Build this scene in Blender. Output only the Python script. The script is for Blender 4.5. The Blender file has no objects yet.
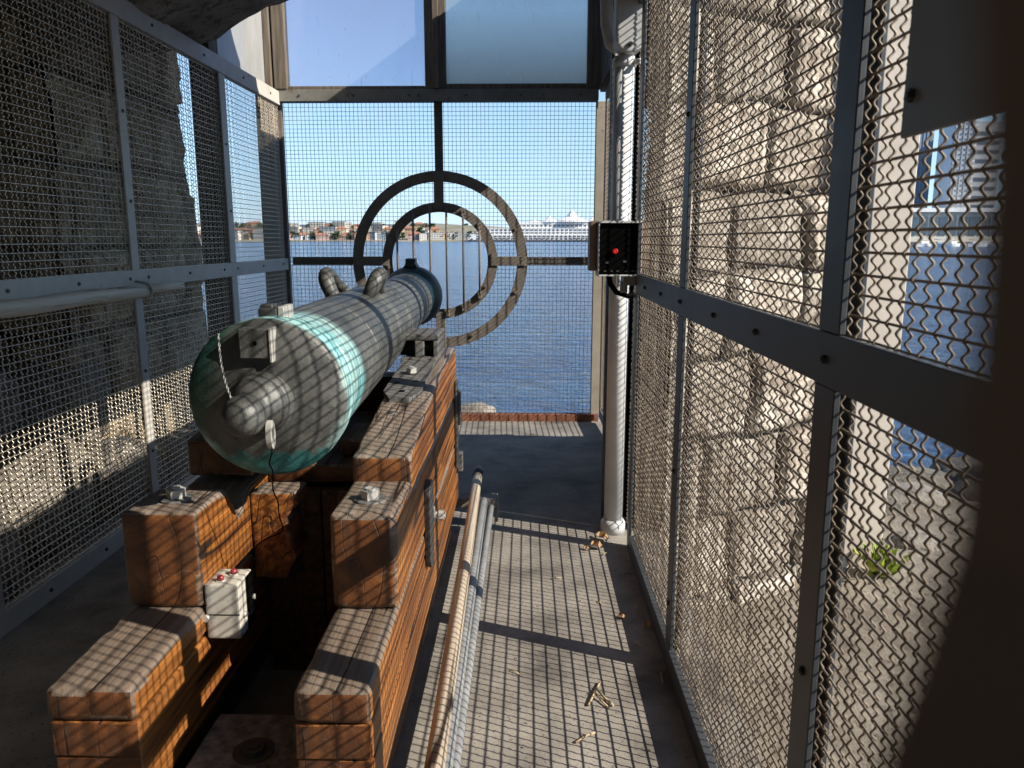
import bpy, bmesh, math, random
import numpy as np
from mathutils import Matrix, Vector
random.seed(7); rng = np.random.default_rng(7)
scene = bpy.context.scene
col = scene.collection
PI = math.pi
R_ = math.radians

# ------------------------------------------------------------------ materials
def new_mat(name):
    m = bpy.data.materials.new(name); m.use_nodes = True
    nt = m.node_tree
    return m, nt, nt.nodes['Principled BSDF'], nt.nodes, nt.links

def coords(nt, stretch=(1, 1, 1), src='Object'):
    tc = nt.nodes.new('ShaderNodeTexCoord'); mp = nt.nodes.new('ShaderNodeMapping')
    mp.inputs['Scale'].default_value = stretch
    nt.links.new(tc.outputs[src], mp.inputs['Vector'])
    return mp.outputs['Vector']

def noise(nt, vec, scale, detail=6, rough=.6, dist=0):
    n = nt.nodes.new('ShaderNodeTexNoise')
    n.inputs['Scale'].default_value = scale; n.inputs['Detail'].default_value = detail
    n.inputs['Roughness'].default_value = rough; n.inputs['Distortion'].default_value = dist
    nt.links.new(vec, n.inputs['Vector'])
    return n.outputs['Fac']

def ramp(nt, fac, stops):
    r = nt.nodes.new('ShaderNodeValToRGB')
    els = r.color_ramp.elements
    while len(els) < len(stops): els.new(.5)
    for e, (p, c) in zip(els, stops):
        e.position = p; e.color = (*c, 1) if len(c) == 3 else c
    nt.links.new(fac, r.inputs['Fac'])
    return r.outputs['Color']

def mix(nt, fac, a, b, mode='MIX'):
    m = nt.nodes.new('ShaderNodeMix'); m.data_type = 'RGBA'; m.blend_type = mode
    for sock, v in ((m.inputs[0], fac), (m.inputs[6], a), (m.inputs[7], b)):
        if isinstance(v, (int, float)): sock.default_value = v
        elif isinstance(v, tuple): sock.default_value = (*v, 1) if len(v) == 3 else v
        else: nt.links.new(v, sock)
    return m.outputs[2]

def math_(nt, op, a, b=None, c=None, clamp=False):
    m = nt.nodes.new('ShaderNodeMath'); m.operation = op; m.use_clamp = clamp
    for i, v in enumerate((a, b, c)):
        if v is None: continue
        if isinstance(v, (int, float)): m.inputs[i].default_value = v
        else: nt.links.new(v, m.inputs[i])
    return m.outputs[0]

def bump(nt, bsdf, h, strength=.3, dist=.01):
    b = nt.nodes.new('ShaderNodeBump'); b.inputs['Strength'].default_value = strength
    b.inputs['Distance'].default_value = dist
    nt.links.new(h, b.inputs['Height']); nt.links.new(b.outputs['Normal'], bsdf.inputs['Normal'])

def noisy(name, stops, scale, rough=.7, metal=0, bmp=.2, bdist=.004, stretch=(1, 1, 1), detail=8, spots=None, src='Object'):
    m, nt, b, N, L = new_mat(name)
    v = coords(nt, stretch, src)
    f = noise(nt, v, scale, detail, .62)
    c = ramp(nt, f, stops)
    if spots:                                   # (colour, scale, threshold, width)
        sc, ss, th, w = spots
        f2 = noise(nt, v, ss, 6, .65)
        msk = ramp(nt, f2, [(th, (0, 0, 0)), (th + w, (1, 1, 1))])
        c = mix(nt, msk, c, sc)
    L.new(c, b.inputs['Base Color'])
    rr = math_(nt, 'MULTIPLY_ADD', f, .25, rough - .12, clamp=True)
    L.new(rr, b.inputs['Roughness'])
    b.inputs['Metallic'].default_value = metal
    if bmp: bump(nt, b, noise(nt, v, scale * 4, 8, .7), bmp, bdist)
    return m

M = {}
M['steel_lit'] = noisy('grey_painted_steel_lit', [(.3, (.43, .405, .365)), (.7, (.55, .52, .47))], 9, .5, 0, .12, .002, spots=((.12, .09, .07), 14, .66, .06))  # left frame steel: the light on it is put into the pale colour
M['steel_shaded'] = noisy('grey_painted_steel_shaded', [(.3, (.030, .033, .038)), (.7, (.048, .052, .058))], 9, .5, 0, .12, .002, spots=((.07, .05, .04), 16, .68, .05))  # right frame steel: darkened in colour for the shade on it
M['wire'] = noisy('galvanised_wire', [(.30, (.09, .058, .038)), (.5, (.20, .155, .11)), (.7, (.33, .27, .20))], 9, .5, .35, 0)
M['wire_lit'] = noisy('bounce_lit_wire', [(.35, (.60, .52, .41)), (.65, (.84, .75, .62))], 22, .36, .7, 0)  # left wires: warm bounce light put into the wire colour
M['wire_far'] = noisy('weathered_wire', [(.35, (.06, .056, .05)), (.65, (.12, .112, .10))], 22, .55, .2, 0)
M['rust'] = noisy('brown_rusty_iron', [(.3, (.125, .103, .083)), (.6, (.19, .16, .132)), (.8, (.24, .205, .17))], 11, .7, .1, .3, .003, spots=((.10, .05, .03), 20, .62, .08))
M['rustred'] = noisy('red_rusty_steel', [(.3, (.10, .035, .018)), (.6, (.26, .10, .055)), (.8, (.30, .15, .09))], 14, .8, 0, .4, .004)
M['iron'] = noisy('black_iron', [(.3, (.03, .03, .032)), (.7, (.085, .083, .08))], 15, .5, .3, .35, .003, spots=((.14, .12, .10), 26, .62, .08))
M['iron_worn'] = noisy('worn_grey_iron', [(.3, (.065, .063, .06)), (.7, (.18, .172, .16))], 18, .6, .2, .5, .004, spots=((.04, .035, .03), 22, .6, .08))
M['bolt'] = noisy('bright_zinc', [(.3, (.38, .36, .32)), (.7, (.58, .56, .52))], 30, .45, .35, .1, .001)
M['floor'] = noisy('worn_concrete_floor', [(.32, (.085, .073, .062)), (.45, (.185, .165, .14)), (.6, (.265, .237, .20)), (.78, (.35, .315, .268))], 3.2, .85, 0, .8, .005, spots=((.10, .088, .075), 70, .60, .05))
M['plinth'] = noisy('dark_stained_concrete', [(.3, (.07, .066, .06)), (.55, (.21, .20, .185)), (.75, (.36, .34, .32))], 28, .85, 0, .6, .004)
M['pipe'] = noisy('white_painted_pipe', [(.3, (.50, .50, .49)), (.7, (.64, .64, .62))], 7, .4, 0, .08, .002, spots=((.36, .33, .29), 17, .68, .06))
M['conduit'] = noisy('grey_painted_conduit', [(.3, (.40, .40, .39)), (.7, (.52, .515, .50))], 9, .5, 0, .1, .002, spots=((.2, .17, .14), 20, .7, .06))
M['galv'] = noisy('dull_galvanised_tube', [(.3, (.19, .19, .19)), (.7, (.31, .31, .305))], 16, .55, .3, .15, .002, spots=((.2, .18, .16), 20, .62, .1))
M['cream'] = noisy('cream_enamel', [(.3, (.36, .335, .285)), (.7, (.52, .49, .43))], 16, .5, 0, .15, .002, spots=((.17, .14, .11), 30, .60, .08))
M['black'] = noisy('black_plastic', [(.3, (.0012, .0012, .0012)), (.7, (.003, .003, .003))], 8, .7, 0, .05, .002)
M['black'].node_tree.nodes['Principled BSDF'].inputs['Specular IOR Level'].default_value = .03
M['brownbox'] = noisy('brown_enamel', [(.3, (.13, .08, .05)), (.7, (.20, .13, .085))], 11, .55, 0, .15, .002)
M['redbutton'] = noisy('red_plastic', [(.3, (.20, .02, .025)), (.7, (.28, .035, .04))], 8, .3, 0, 0)
M['ground'] = noisy('sandy_ground', [(.25, (.10, .08, .058)), (.5, (.215, .18, .137)), (.75, (.33, .29, .23))], 2.6, .95, 0, 1.0, .03, spots=((.09, .07, .05), 14, .56, .1))
M['postwhite'] = noisy('off_white_paint', [(.3, (.50, .43, .35)), (.7, (.62, .55, .46))], 5, .6, 0, .15, .003, spots=((.45, .38, .3), 10, .68, .08))
M['tanpost'] = noisy('tan_paint', [(.3, (.26, .22, .17)), (.7, (.38, .33, .265))], 6, .7, 0, .2, .003, spots=((.16, .11, .08), 12, .62, .08))
M['doorpost'] = noisy('dark_brown_paint', [(.3, (.13, .095, .08)), (.7, (.17, .13, .11))], 9, .7, 0, .1, .002)
M['plate'] = noisy('dark_grey_plate_paint', [(.3, (.16, .157, .155)), (.7, (.21, .207, .203))], 5, .55, 0, .05, .002)
M['cladding'] = noisy('dark_board_cladding', [(.3, (.05, .045, .04)), (.7, (.10, .09, .08))], 6, .8, 0, .3, .004, stretch=(1, 1, .1))
M['timber_dark'] = noisy('dark_weathered_timber', [(.3, (.055, .042, .030)), (.5, (.12, .095, .07)), (.7, (.18, .15, .115))], 6, .8, 0, .5, .004, stretch=(6, 6, .5))
M['straw'] = noisy('dry_straw', [(.3, (.30, .22, .12)), (.7, (.48, .38, .24))], 20, .8, 0, 0)
M['leafbrown'] = noisy('dead_leaf', [(.3, (.22, .12, .05)), (.7, (.38, .24, .12))], 30, .8, 0, 0)
M['leaf'] = noisy('bright_green_leaf', [(.3, (.16, .21, .015)), (.7, (.34, .40, .04))], 14, .6, 0, 0)
M['treefar'] = noisy('far_tree_green', [(.3, (.035, .055, .025)), (.7, (.075, .10, .045))], .2, .9, 0, 0)
M['farhill'] = noisy('far_slope', [(.3, (.14, .15, .09)), (.6, (.25, .22, .17)), (.8, (.32, .28, .23))], .03, 1, 0, 0)
M['quay'] = noisy('dark_quay', [(.3, (.06, .065, .07)), (.7, (.14, .14, .14))], .2, .9, 0, 0)
for n, c in dict(pinkwall=(.50, .33, .27), orangewall=(.52, .33, .18), creamwall=(.58, .53, .44), whitewall=(.74, .73, .71), greywall=(.38, .39, .40)).items():
    M[n] = noisy('far_' + n, [(.3, tuple(k * .88 for k in c)), (.7, c)], .15, .8, 0, 0)
M['redroof'] = noisy('far_red_tiles', [(.3, (.26, .11, .07)), (.7, (.36, .17, .11))], .2, .8, 0, 0)
M['greyroof'] = noisy('far_grey_roof', [(.3, (.16, .16, .17)), (.7, (.25, .25, .26))], .2, .8, 0, 0)
M['window'] = noisy('far_window_glass', [(.3, (.05, .07, .09)), (.7, (.10, .13, .16))], .2, .25, 0, 0)
M['sail'] = noisy('white_fabric_roof', [(.3, (.74, .74, .74)), (.7, (.82, .82, .82))], .1, .7, 0, 0)
M['blueglass'] = noisy('blue_facade_glass', [(.3, (.13, .19, .29)), (.7, (.20, .27, .38))], .1, .3, 0, 0)

def m_wood(name, stops, ringc):
    m, nt, b, N, L = new_mat(name)
    v = coords(nt, (34, 1.3, 34)); v2 = coords(nt, (1, .5, 1)); v3 = coords(nt, (120, 2.6, 120))
    f = noise(nt, v, 1.0, 8, .6, .6)
    c = ramp(nt, f, stops)
    big = noise(nt, v2, 5, 5, .6)
    c = mix(nt, ramp(nt, big, [(.40, (0, 0, 0)), (.7, (.5, .5, .5))]), c, ringc, 'MIX')
    fine = noise(nt, v3, 1.0, 6, .6)
    c = mix(nt, ramp(nt, fine, [(.57, (0, 0, 0)), (.68, (.5, .5, .5))]), c, (.06, .03, .017))
    sc = noise(nt, coords(nt, (3, 3, 3)), 14, 7, .7)
    c = mix(nt, ramp(nt, sc, [(.66, (0, 0, 0)), (.76, (.4, .4, .4))]), c, (.22, .16, .11))
    ck = noise(nt, coords(nt, (11, .30, 5)), 1.0, 2, .4, .05)                  # long drying cracks
    ck = math_(nt, 'ABSOLUTE', math_(nt, 'SUBTRACT', ck, .5))
    crack = ramp(nt, ck, [(.004, (1, 1, 1)), (.012, (0, 0, 0))])
    c = mix(nt, math_(nt, 'MULTIPLY', crack, ramp(nt, big, [(.42, (0, 0, 0)), (.5, (1, 1, 1))])), c, (.02, .011, .007))
    L.new(c, b.inputs['Base Color'])
    b.inputs['Roughness'].default_value = .5
    bump(nt, b, math_(nt, 'SUBTRACT', math_(nt, 'ADD', f, fine), crack), .45, .004)
    return m
M['wood'] = m_wood('orange_varnished_timber', [(.32, (.055, .018, .006)), (.5, (.23, .078, .015)), (.66, (.47, .185, .038))], (.085, .030, .012))
M['woodgrey'] = m_wood('bleached_timber', [(.30, (.11, .078, .055)), (.5, (.19, .145, .11)), (.70, (.28, .225, .18))], (.12, .082, .058))
M['woodedge'] = m_wood('worn_timber_edge', [(.34, (.045, .024, .014)), (.5, (.12, .070, .042)), (.66, (.24, .175, .125))], (.08, .045, .026))
def m_end():
    m, nt, b, N, L = new_mat('timber_end_grain')
    v = coords(nt, (1, 1, 1.6))
    f = noise(nt, v, 4.5, 9, .68, .8)
    c = ramp(nt, f, [(.3, (.035, .014, .007)), (.5, (.115, .040, .013)), (.68, (.24, .090, .026))])
    g = noise(nt, coords(nt, (1, 1, .12)), 26, 6, .65, .5)
    c = mix(nt, ramp(nt, g, [(.52, (0, 0, 0)), (.62, (.7, .7, .7))]), c, (.05, .026, .015))
    k = math_(nt, 'ABSOLUTE', math_(nt, 'SUBTRACT', noise(nt, coords(nt, (1.5, 1, .28)), 6, 2, .45, .25), .5))
    crack = ramp(nt, k, [(.002, (.7, .7, .7)), (.007, (0, 0, 0))])
    c = mix(nt, crack, c, (.014, .008, .006))
    k2 = math_(nt, 'ABSOLUTE', math_(nt, 'SUBTRACT', noise(nt, coords(nt, (1.2, 1, 1)), 5, 2, .4, .3), .47))
    c = mix(nt, ramp(nt, k2, [(.0006, (.25, .25, .25)), (.002, (0, 0, 0))]), c, (.30, .24, .17))
    L.new(c, b.inputs['Base Color']); b.inputs['Roughness'].default_value = .5
    bump(nt, b, math_(nt, 'SUBTRACT', f, crack), .5, .004)
    return m
M['woodend'] = m_end()
M['wooddark'] = m_wood('dark_brown_timber', [(.38, (.04, .017, .008)), (.5, (.095, .040, .016)), (.62, (.16, .068, .026))], (.06, .027, .012))  # dark brown carriage timber, also standing in for shade on the left cheek
M['pole'] = m_wood('dry_pole_wood', [(.30, (.28, .215, .15)), (.5, (.40, .33, .245)), (.7, (.50, .43, .335))], (.33, .25, .175))

def m_stone(name, stops, dark):
    m, nt, b, N, L = new_mat(name)
    at = nt.nodes.new('ShaderNodeAttribute'); at.attribute_name = 'tint'
    v = coords(nt)
    f = noise(nt, v, 3.2, 10, .66)
    c = ramp(nt, f, stops)
    g = noise(nt, v, 15, 9, .74)
    c = mix(nt, ramp(nt, g, [(.50, (0, 0, 0)), (.58, (.8, .8, .8))]), c, dark)
    c = mix(nt, 1.0, c, at.outputs['Color'], 'MULTIPLY')
    L.new(c, b.inputs['Base Color']); b.inputs['Roughness'].default_value = .9
    bump(nt, b, math_(nt, 'ADD', noise(nt, v, 34, 10, .74), math_(nt, 'MULTIPLY', noise(nt, v, 9, 6, .7), 1.6)), 1.0, .022)
    return m
M['stone'] = m_stone('rough_fort_stone', [(.34, (.32, .255, .195)), (.5, (.55, .475, .39)), (.62, (.73, .66, .56))], (.17, .13, .095))
M['stoneleft'] = m_stone('brown_fort_stone', [(.34, (.32, .235, .145)), (.5, (.56, .44, .29)), (.64, (.74, .61, .44))], (.17, .12, .07))
M['boulder'] = m_stone('grey_boulder', [(.28, (.17, .145, .115)), (.5, (.29, .255, .21)), (.72, (.42, .38, .32))], (.10, .082, .062))
M['wetrock'] = m_stone('dark_shore_rock', [(.28, (.07, .065, .05)), (.5, (.14, .125, .10)), (.72, (.24, .215, .17))], (.04, .04, .03))
M['vault'] = m_stone('mottled_concrete', [(.28, (.20, .17, .135)), (.5, (.33, .285, .235)), (.72, (.45, .40, .335))], (.11, .092, .075))  # brown grey concrete with random darker blotches

def m_bronze(name, barrel=False):
    m, nt, b, N, L = new_mat(name)
    v = coords(nt)
    f = noise(nt, v, 7, 9, .62)
    c = ramp(nt, f, [(.32, (.036, .037, .034)), (.5, (.088, .089, .082)), (.68, (.155, .155, .142))])
    g = noise(nt, v, 34, 8, .7)
    c = mix(nt, ramp(nt, g, [(.55, (0, 0, 0)), (.66, (.7, .7, .7))]), c, (.05, .052, .045))
    if barrel:
        tc = nt.nodes.new('ShaderNodeTexCoord'); sp = nt.nodes.new('ShaderNodeSeparateXYZ')
        L.new(tc.outputs['Object'], sp.inputs[0])
        X, Y, Z = sp.outputs
        n1 = noise(nt, v, 5, 6, .6); n2 = noise(nt, coords(nt, (3, 60, 3)), 1.2, 5, .6)
        # verdigris on the rings behind the breech face
        k = math_(nt, 'ADD', Y, math_(nt, 'MULTIPLY', math_(nt, 'SUBTRACT', n1, .5), .10))
        r1 = ramp(nt, k, [(.002, (0, 0, 0)), (.02, (1, 1, 1)), (.30, (1, 1, 1)), (.35, (0, 0, 0))])
        r1 = mix(nt, 1.0, r1, ramp(nt, n2, [(.36, (.10, .10, .10)), (.52, (1, 1, 1))]), 'MULTIPLY')
        c = mix(nt, r1, c, ramp(nt, n1, [(.35, (.12, .42, .44)), (.6, (.42, .62, .58))]))
        k2 = math_(nt, 'ADD', Y, math_(nt, 'MULTIPLY', math_(nt, 'SUBTRACT', n1, .5), .12))
        r2 = ramp(nt, math_(nt, 'SUBTRACT', k2, 2.2), [(.46, (0, 0, 0)), (.49, (.8, .8, .8)), (.58, (.8, .8, .8))])
        c = mix(nt, r2, c, (.20, .36, .34))
        # dark green muzzle, with the pier shade put into its colour
        r3 = ramp(nt, math_(nt, 'SUBTRACT', k2, 2.2), [(.560, (0, 0, 0)), (.575, (1, 1, 1))])
        c = mix(nt, r3, c, ramp(nt, f, [(.3, (.012, .03, .028)), (.7, (.035, .06, .055))]))
        # green streaks on the left of the breech face and a teal tide mark at its foot
        face = math_(nt, 'LESS_THAN', Y, .035)
        lx = math_(nt, 'SUBTRACT', math_(nt, 'MULTIPLY', X, -1), math_(nt, 'MULTIPLY', math_(nt, 'SUBTRACT', noise(nt, v, 9, 6, .65), .5), .30))
        r4 = ramp(nt, math_(nt, 'ADD', lx, math_(nt, 'MULTIPLY', Z, .55)), [(.15, (0, 0, 0)), (.23, (.95, .95, .95))])
        c = mix(nt, math_(nt, 'MULTIPLY', r4, face), c, ramp(nt, n1, [(.4, (.008, .04, .03)), (.62, (.035, .14, .11))]))
        lz = math_(nt, 'SUBTRACT', math_(nt, 'MULTIPLY', Z, -1), math_(nt, 'MULTIPLY', math_(nt, 'SUBTRACT', noise(nt, coords(nt, (1, 1, .6)), 14, 6, .65), .5), .13))
        r5 = ramp(nt, lz, [(.150, (0, 0, 0)), (.168, (.95, .95, .95))])
        c = mix(nt, math_(nt, 'MULTIPLY', r5, face), c, ramp(nt, f, [(.4, (.015, .09, .085)), (.6, (.05, .21, .20)), (.72, (.22, .40, .36))]))
    L.new(c, b.inputs['Base Color'])
    b.inputs['Metallic'].default_value = .25
    L.new(math_(nt, 'MULTIPLY_ADD', f, .3, .33), b.inputs['Roughness'])
    bump(nt, b, math_(nt, 'ADD', noise(nt, v, 30, 9, .7), math_(nt, 'MULTIPLY', noise(nt, v, 90, 5, .7), .6)), .5, .004)
    return m
M['bronze'] = m_bronze('bronze'); M['barrel'] = m_bronze('patinated_bronze', True)

def m_glass(name, tint, dust, dens, foot=0):
    m, nt, b, N, L = new_mat(name)
    N.remove(b)
    out = N['Material Output']
    tr = N.new('ShaderNodeBsdfTransparent'); tr.inputs[0].default_value = (*tint, 1)
    tl = N.new('ShaderNodeBsdfTranslucent'); tl.inputs[0].default_value = (*dust, 1)
    df = N.new('ShaderNodeBsdfDiffuse'); df.inputs[0].default_value = (*dust, 1)
    gl = N.new('ShaderNodeBsdfGlossy'); gl.inputs['Roughness'].default_value = .06
    a = N.new('ShaderNodeMixShader'); a.inputs[0].default_value = .5
    L.new(tl.outputs[0], a.inputs[1]); L.new(df.outputs[0], a.inputs[2])
    v = coords(nt, (1, 1, .45))
    f = noise(nt, v, 2.2, 6, .6); g = noise(nt, coords(nt, (40, 40, 7)), 1.0, 5, .6)
    d = math_(nt, 'MULTIPLY_ADD', f, dens * 1.2, dens * .4, clamp=True)
    d = math_(nt, 'ADD', d, ramp(nt, g, [(.62, (0, 0, 0)), (.8, (.35, .35, .35))]), clamp=True)
    if foot:
        tc = N.new('ShaderNodeTexCoord'); sp = N.new('ShaderNodeSeparateXYZ'); L.new(tc.outputs['Object'], sp.inputs[0])
        k = math_(nt, 'ADD', sp.outputs[2], math_(nt, 'MULTIPLY', f, .35))
        d = math_(nt, 'ADD', d, ramp(nt, k, [(.16, (foot, foot, foot)), (.75, (0, 0, 0))]), clamp=True)
    mx = N.new('ShaderNodeMixShader'); L.new(d, mx.inputs[0])
    L.new(tr.outputs[0], mx.inputs[1]); L.new(a.outputs[0], mx.inputs[2])
    fr = N.new('ShaderNodeFresnel'); fr.inputs[0].default_value = 1.45
    m2 = N.new('ShaderNodeMixShader'); L.new(fr.outputs[0], m2.inputs[0])
    L.new(mx.outputs[0], m2.inputs[1]); L.new(gl.outputs[0], m2.inputs[2])
    L.new(m2.outputs[0], out.inputs['Surface'])
    return m
M['pane_blue'] = m_glass('dusty_bluish_pane', (.93, .94, 1.0), (.84, .84, .97), .20)
M['pane_pale'] = m_glass('milky_pane', (.94, .96, .95), (.90, .90, .82), .26, .5)
M['pane_white'] = m_glass('dirty_white_pane', (.80, .83, .86), (.72, .72, .71), .75)

def m_water():
    m, nt, b, N, L = new_mat('sea_water')
    v = coords(nt, (1, 1.5, 1))
    n1 = noise(nt, v, .32, 6, .62, .5); n2 = noise(nt, v, 1.5, 6, .66, .6); n3 = noise(nt, coords(nt, (1, 3.2, 1)), .09, 6, .62, .4)
    c = ramp(nt, n3, [(.35, (.014, .085, .25)), (.65, (.05, .155, .33))])
    L.new(c, b.inputs['Base Color'])
    b.inputs['Roughness'].default_value = .12; b.inputs['IOR'].default_value = 1.33
    bump(nt, b, math_(nt, 'ADD', math_(nt, 'MULTIPLY', n1, 1.0), math_(nt, 'MULTIPLY', n2, .55)), 1.0, 2.6)
    return m
M['water'] = m_water()
m, nt, b, N, L = new_mat('red_lamp')
b.inputs['Base Color'].default_value = (.5, .01, .01, 1); b.inputs['Emission Color'].default_value = (1, .02, .02, 1)
b.inputs['Emission Strength'].default_value = .12; M['led'] = m

# ------------------------------------------------------------------ object helpers
def wloc(o):
    v = Vector((0, 0, 0))
    while o is not None: v += o.location; o = o.parent
    return v

def finish(me, mats, smooth):
    for m in (mats if isinstance(mats, (list, tuple)) else [mats]): me.materials.append(M[m])
    if smooth is True: me.polygons.foreach_set('use_smooth', [True] * len(me.polygons))
    elif smooth: me.set_sharp_from_angle(angle=R_(smooth)) if False else None
    me.update()

def link(name, me, parent=None, origin=None):
    n = len(me.vertices); co = np.empty(n * 3, np.float32); me.vertices.foreach_get('co', co); co = co.reshape(-1, 3)
    if origin is None:
        lo, hi = co.min(0), co.max(0)
        origin = ((lo[0] + hi[0]) / 2, (lo[1] + hi[1]) / 2, lo[2])
    co -= np.array(origin, np.float32); me.vertices.foreach_set('co', co.ravel()); me.update()
    o = bpy.data.objects.new(name, me); col.objects.link(o)
    if parent is not None:
        o.parent = parent; o.location = Vector(origin) - wloc(parent)
    else: o.location = origin
    return o

def obj(name, bm, mats, parent=None, smooth=False, origin=None):
    me = bpy.data.meshes.new(name); bm.to_mesh(me); bm.free()
    finish(me, mats, smooth)
    return link(name, me, parent, origin)

def arr(name, verts, faces, mats, parent=None, smooth=True, origin=None, tint=None):
    me = bpy.data.meshes.new(name)
    V = np.asarray(verts, np.float32); F = np.asarray(faces, np.int32)
    me.vertices.add(len(V)); me.vertices.foreach_set('co', V.ravel())
    k = F.shape[1]
    me.loops.add(F.size); me.loops.foreach_set('vertex_index', F.ravel())
    me.polygons.add(len(F)); me.polygons.foreach_set('loop_start', np.arange(0, F.size, k, dtype=np.int32))
    try: me.polygons.foreach_set('loop_total', np.full(len(F), k, np.int32))
    except Exception: pass
    me.update(calc_edges=True); me.validate()
    if tint is not None:
        a = me.attributes.new('tint', 'FLOAT_COLOR', 'POINT')
        a.data.foreach_set('color', np.concatenate([tint, np.ones((len(tint), 1))], 1).astype(np.float32).ravel())
    finish(me, mats, smooth)
    return link(name, me, parent, origin)

def tag(o, label, cat, group=None, kind=None):
    if label: o['label'] = label
    if cat: o['category'] = cat
    if group: o['group'] = group
    if kind: o['kind'] = kind
    return o
def empty(name, loc, label, cat, group=None):
    o = bpy.data.objects.new(name, None); col.objects.link(o); o.location = loc; o.empty_display_size = .1
    return tag(o, label, cat, group)
def structure(o): o['kind'] = 'structure'; return o
def copy_tree(o, parent=None):
    c = o.copy(); col.objects.link(c)
    if parent is not None: c.parent = parent
    for ch in list(o.children): copy_tree(ch, c)
    return c

# ------------------------------------------------------------------ bmesh helpers
def box(bm, x0, x1, y0, y1, z0, z1, bev=0, seg=2, mi=0, mibev=None, rot=None):
    r = bmesh.ops.create_cube(bm, size=1)
    vs = r['verts']
    c = Vector(((x0 + x1) / 2, (y0 + y1) / 2, (z0 + z1) / 2))
    for v in vs: v.co = Vector((v.co.x * (x1 - x0), v.co.y * (y1 - y0), v.co.z * (z1 - z0)))
    fs = list({f for v in vs for f in v.link_faces})
    for f in fs: f.material_index = mi
    if bev:
        es = list({e for v in vs for e in v.link_edges})
        rr = bmesh.ops.bevel(bm, geom=es, offset=bev, segments=seg, profile=.6, affect='EDGES', material=-1 if mibev is None else mibev)
        vs = list({v for f in rr['faces'] for v in f.verts} | {v for f in fs if f.is_valid for v in f.verts})
    for v in vs:
        if rot is not None: v.co = rot @ v.co
        v.co += c
    return vs

def tube(bm, pts, r, n=10, caps=True, mi=0):
    pts = [Vector(p) for p in pts]; rs = r if isinstance(r, (list, tuple)) else [r] * len(pts)
    rings = []; up = None
    for i, p in enumerate(pts):
        d = (pts[min(i + 1, len(pts) - 1)] - pts[max(i - 1, 0)]).normalized()
        if up is None:
            up = Vector((0, 0, 1)) if abs(d.z) < .9 else Vector((1, 0, 0))
        a = (up - d * up.dot(d)).normalized(); up = a; b = d.cross(a)
        rings.append([bm.verts.new(p + (a * math.cos(2 * PI * k / n) + b * math.sin(2 * PI * k / n)) * rs[i]) for k in range(n)])
    for A, B in zip(rings, rings[1:]):
        for k in range(n):
            f = bm.faces.new((A[k], A[(k + 1) % n], B[(k + 1) % n], B[k])); f.smooth = True; f.material_index = mi
    if caps:
        f = bm.faces.new(rings[0][::-1]); f.material_index = mi; f = bm.faces.new(rings[-1]); f.material_index = mi

def prism(bm, poly, axis, a, b, bev=0, mi=0, mibev=None):
    """poly: 2-D outline; axis 'x': (y,z) extruded from x=a to b; 'y': (x,z); 'z': (x,y)"""
    def P(u, v, w): return {'x': (w, u, v), 'y': (u, w, v), 'z': (u, v, w)}[axis]
    A = [bm.verts.new(P(u, v, a)) for u, v in poly]; B = [bm.verts.new(P(u, v, b)) for u, v in poly]
    fs = [bm.faces.new(A), bm.faces.new(B[::-1])]; n = len(poly)
    for i in range(n): fs.append(bm.faces.new((A[i], B[i], B[(i + 1) % n], A[(i + 1) % n])))
    bmesh.ops.recalc_face_normals(bm, faces=fs)
    for f in fs: f.material_index = mi
    if bev:
        es = list({e for f in fs for e in f.edges})
        bmesh.ops.bevel(bm, geom=es, offset=bev, segments=3, profile=.6, affect='EDGES', material=-1 if mibev is None else mibev)

def lathe(bm, prof, n=64, mat=None, mi=0, closed_ends=True):
    """profile (t, r) round the local +Y axis"""
    rings = []
    for t, r in prof:
        if r < 1e-6: rings.append([bm.verts.new((0, t, 0))])
        else: rings.append([bm.verts.new((r * math.sin(2 * PI * k / n), t, r * math.cos(2 * PI * k / n))) for k in range(n)])
    nf = []
    for A, B in zip(rings, rings[1:]):
        for k in range(n):
            a = A if len(A) > 1 else None; b = B if len(B) > 1 else None
            if a and b: f = bm.faces.new((A[k], A[(k + 1) % n], B[(k + 1) % n], B[k]))
            elif b: f = bm.faces.new((A[0], B[(k + 1) % n], B[k]))
            elif a: f = bm.faces.new((A[k], A[(k + 1) % n], B[0]))
            nf.append(f)
    bmesh.ops.recalc_face_normals(bm, faces=nf)
    if mat is not None:
        vs = {v for r in rings for v in r}
        for v in vs: v.co = mat @ v.co

def lathe_smooth(bm, ang=32):
    for f in bm.faces: f.smooth = True
    for e in bm.edges:
        if len(e.link_faces) == 2 and e.calc_face_angle(0) > R_(ang): e.smooth = False

def hexnut(bm, c, r, h, n=6, ax='z', dome=.25):
    for rr, z0, z1 in ((r, 0, h), (r * .55, h, h * (1 + dome))):
        A = []; B = []
        for k in range(n if rr == r else 10):
            kk = n if rr == r else 10
            a = 2 * PI * k / kk + .4
            u, v = rr * math.cos(a), rr * math.sin(a)
            for lst, w in ((A, z0), (B, z1)):
                p = {'z': (u, v, w), 'x': (w, u, v), 'y': (u, -w, v)}[ax]
                lst.append(bm.verts.new(Vector(c) + Vector(p)))
        fs = [bm.faces.new(A), bm.faces.new(B)] + [bm.faces.new((A[i], A[(i + 1) % len(A)], B[(i + 1) % len(A)], B[i])) for i in range(len(A))]
        bmesh.ops.recalc_face_normals(bm, faces=fs)

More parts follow.
